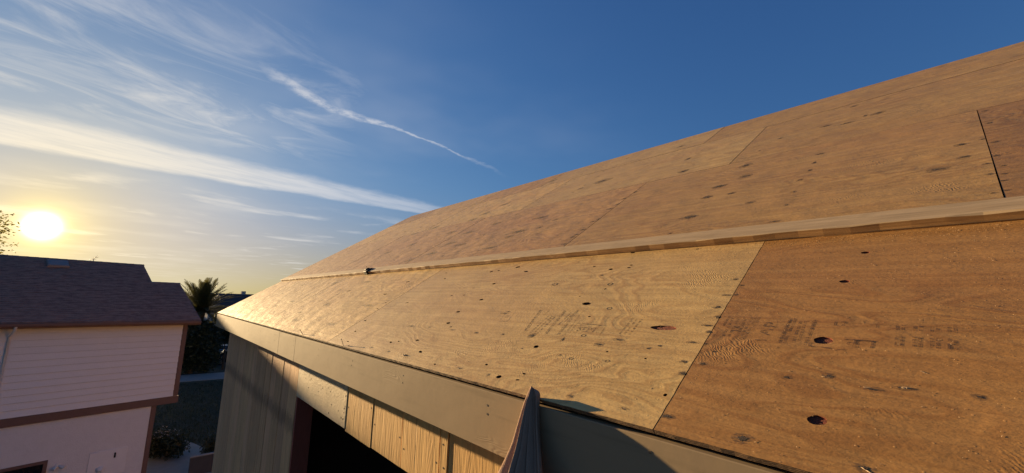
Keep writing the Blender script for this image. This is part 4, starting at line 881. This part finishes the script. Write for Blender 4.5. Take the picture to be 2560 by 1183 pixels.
# houses and trees further off, towards the horizon
M['far_roof'] = simple('far_roof_tiles', (.06, .05, .055), .9, var=.2, scale=2.)
M['far_wall'] = simple('far_wall_render', (.34, .32, .32), .9, var=.1, scale=1.)
def far_house(loc, rz, w_, d_, h_, rh, label):
    t = empty('distant_house', loc, rz, label=label, cat='house', group='houses beyond the street')
    mb = MB(); mb.box((-w_/2, -d_/2, 0), (w_/2, d_/2, h_)); mb.add([(-w_/2, -d_/2, h_), (-w_/2, d_/2, h_), (-w_/2, 0, h_+rh*.96)], [(0, 1, 2)]); mb.add([(w_/2, -d_/2, h_), (w_/2, d_/2, h_), (w_/2, 0, h_+rh*.96)], [(2, 1, 0)]); mb.build('wall', M['far_wall'], t)
    mb = MB(); o = .4; mb.add([(-w_/2-o, -d_/2-o, h_-.2), (w_/2+o, -d_/2-o, h_-.2), (w_/2+o, 0, h_+rh), (-w_/2-o, 0, h_+rh), (-w_/2-o, d_/2+o, h_-.2), (w_/2+o, d_/2+o, h_-.2)], [(0, 1, 2, 3), (3, 2, 5, 4)])
    r_ = mb.build('roof', M['far_roof'], t); mb = MB(); mb.box((w_*.1-.35, -.2, h_+rh-.6), (w_*.1+.35, .5, h_+rh+.55)); mb.build('chimney', M['far_wall'], r_)
    for x in (-w_*.3, 0, w_*.3):
        mb = MB(); mb.box((x-.6, -d_/2-.05, h_-2.), (x+.6, -d_/2+.02, h_-.8)); mb.build('window', M['dark_glass'], t)
far_house((13.9, 98., 0), R(6), 10.5, 8.5, 5.2, 2.7, 'distant house with dark roof and chimney just above the roof edge')
far_house((22., 120., 0), R(-8), 12, 9, 5., 2.4, 'distant house furthest right, mostly behind the plywood roof')
far_house((8.6, 128., 0), R(4), 13, 9, 4.6, 2.3, 'distant pale house seen between the palm fronds')
far_house((-1.2, 76., 0), R(5), 10, 8.5, 4.9, 2.4, 'unseen house added behind the white one to shade the lawn')  # added out of view so that its shadow darkens the lawn
far_house((-1.5, 118., 0), R(-5), 12, 9, 5., 2.4, 'distant house hidden low behind the brown shingle roof')
for k, (x, y, h_) in enumerate(((10.4, 84., 5.2), (12.2, 140., 7.4), (16.4, 150., 7.6), (5.2, 100., 6.), (20., 170., 8.), (12.8, 99., 8.0))):
    tree('distant_tree', (x, y, 0), ['round dark tree in front of the distant houses', 'distant tree left of the chimney on the skyline', 'distant tree right of the chimney on the skyline', 'distant tree behind the palm crown', 'furthest tree on the skyline near the roof', 'small pointed tree beside the distant chimney'][k], h_*.4, .16,
         [((0, 0, h_*.7), h_*.3, h_*.3, h_*.3), ((h_*.15, 0, h_*.55), h_*.25, h_*.25, h_*.25)], 1600, .22, M['leaf'], 20+k, group='trees beyond the street')
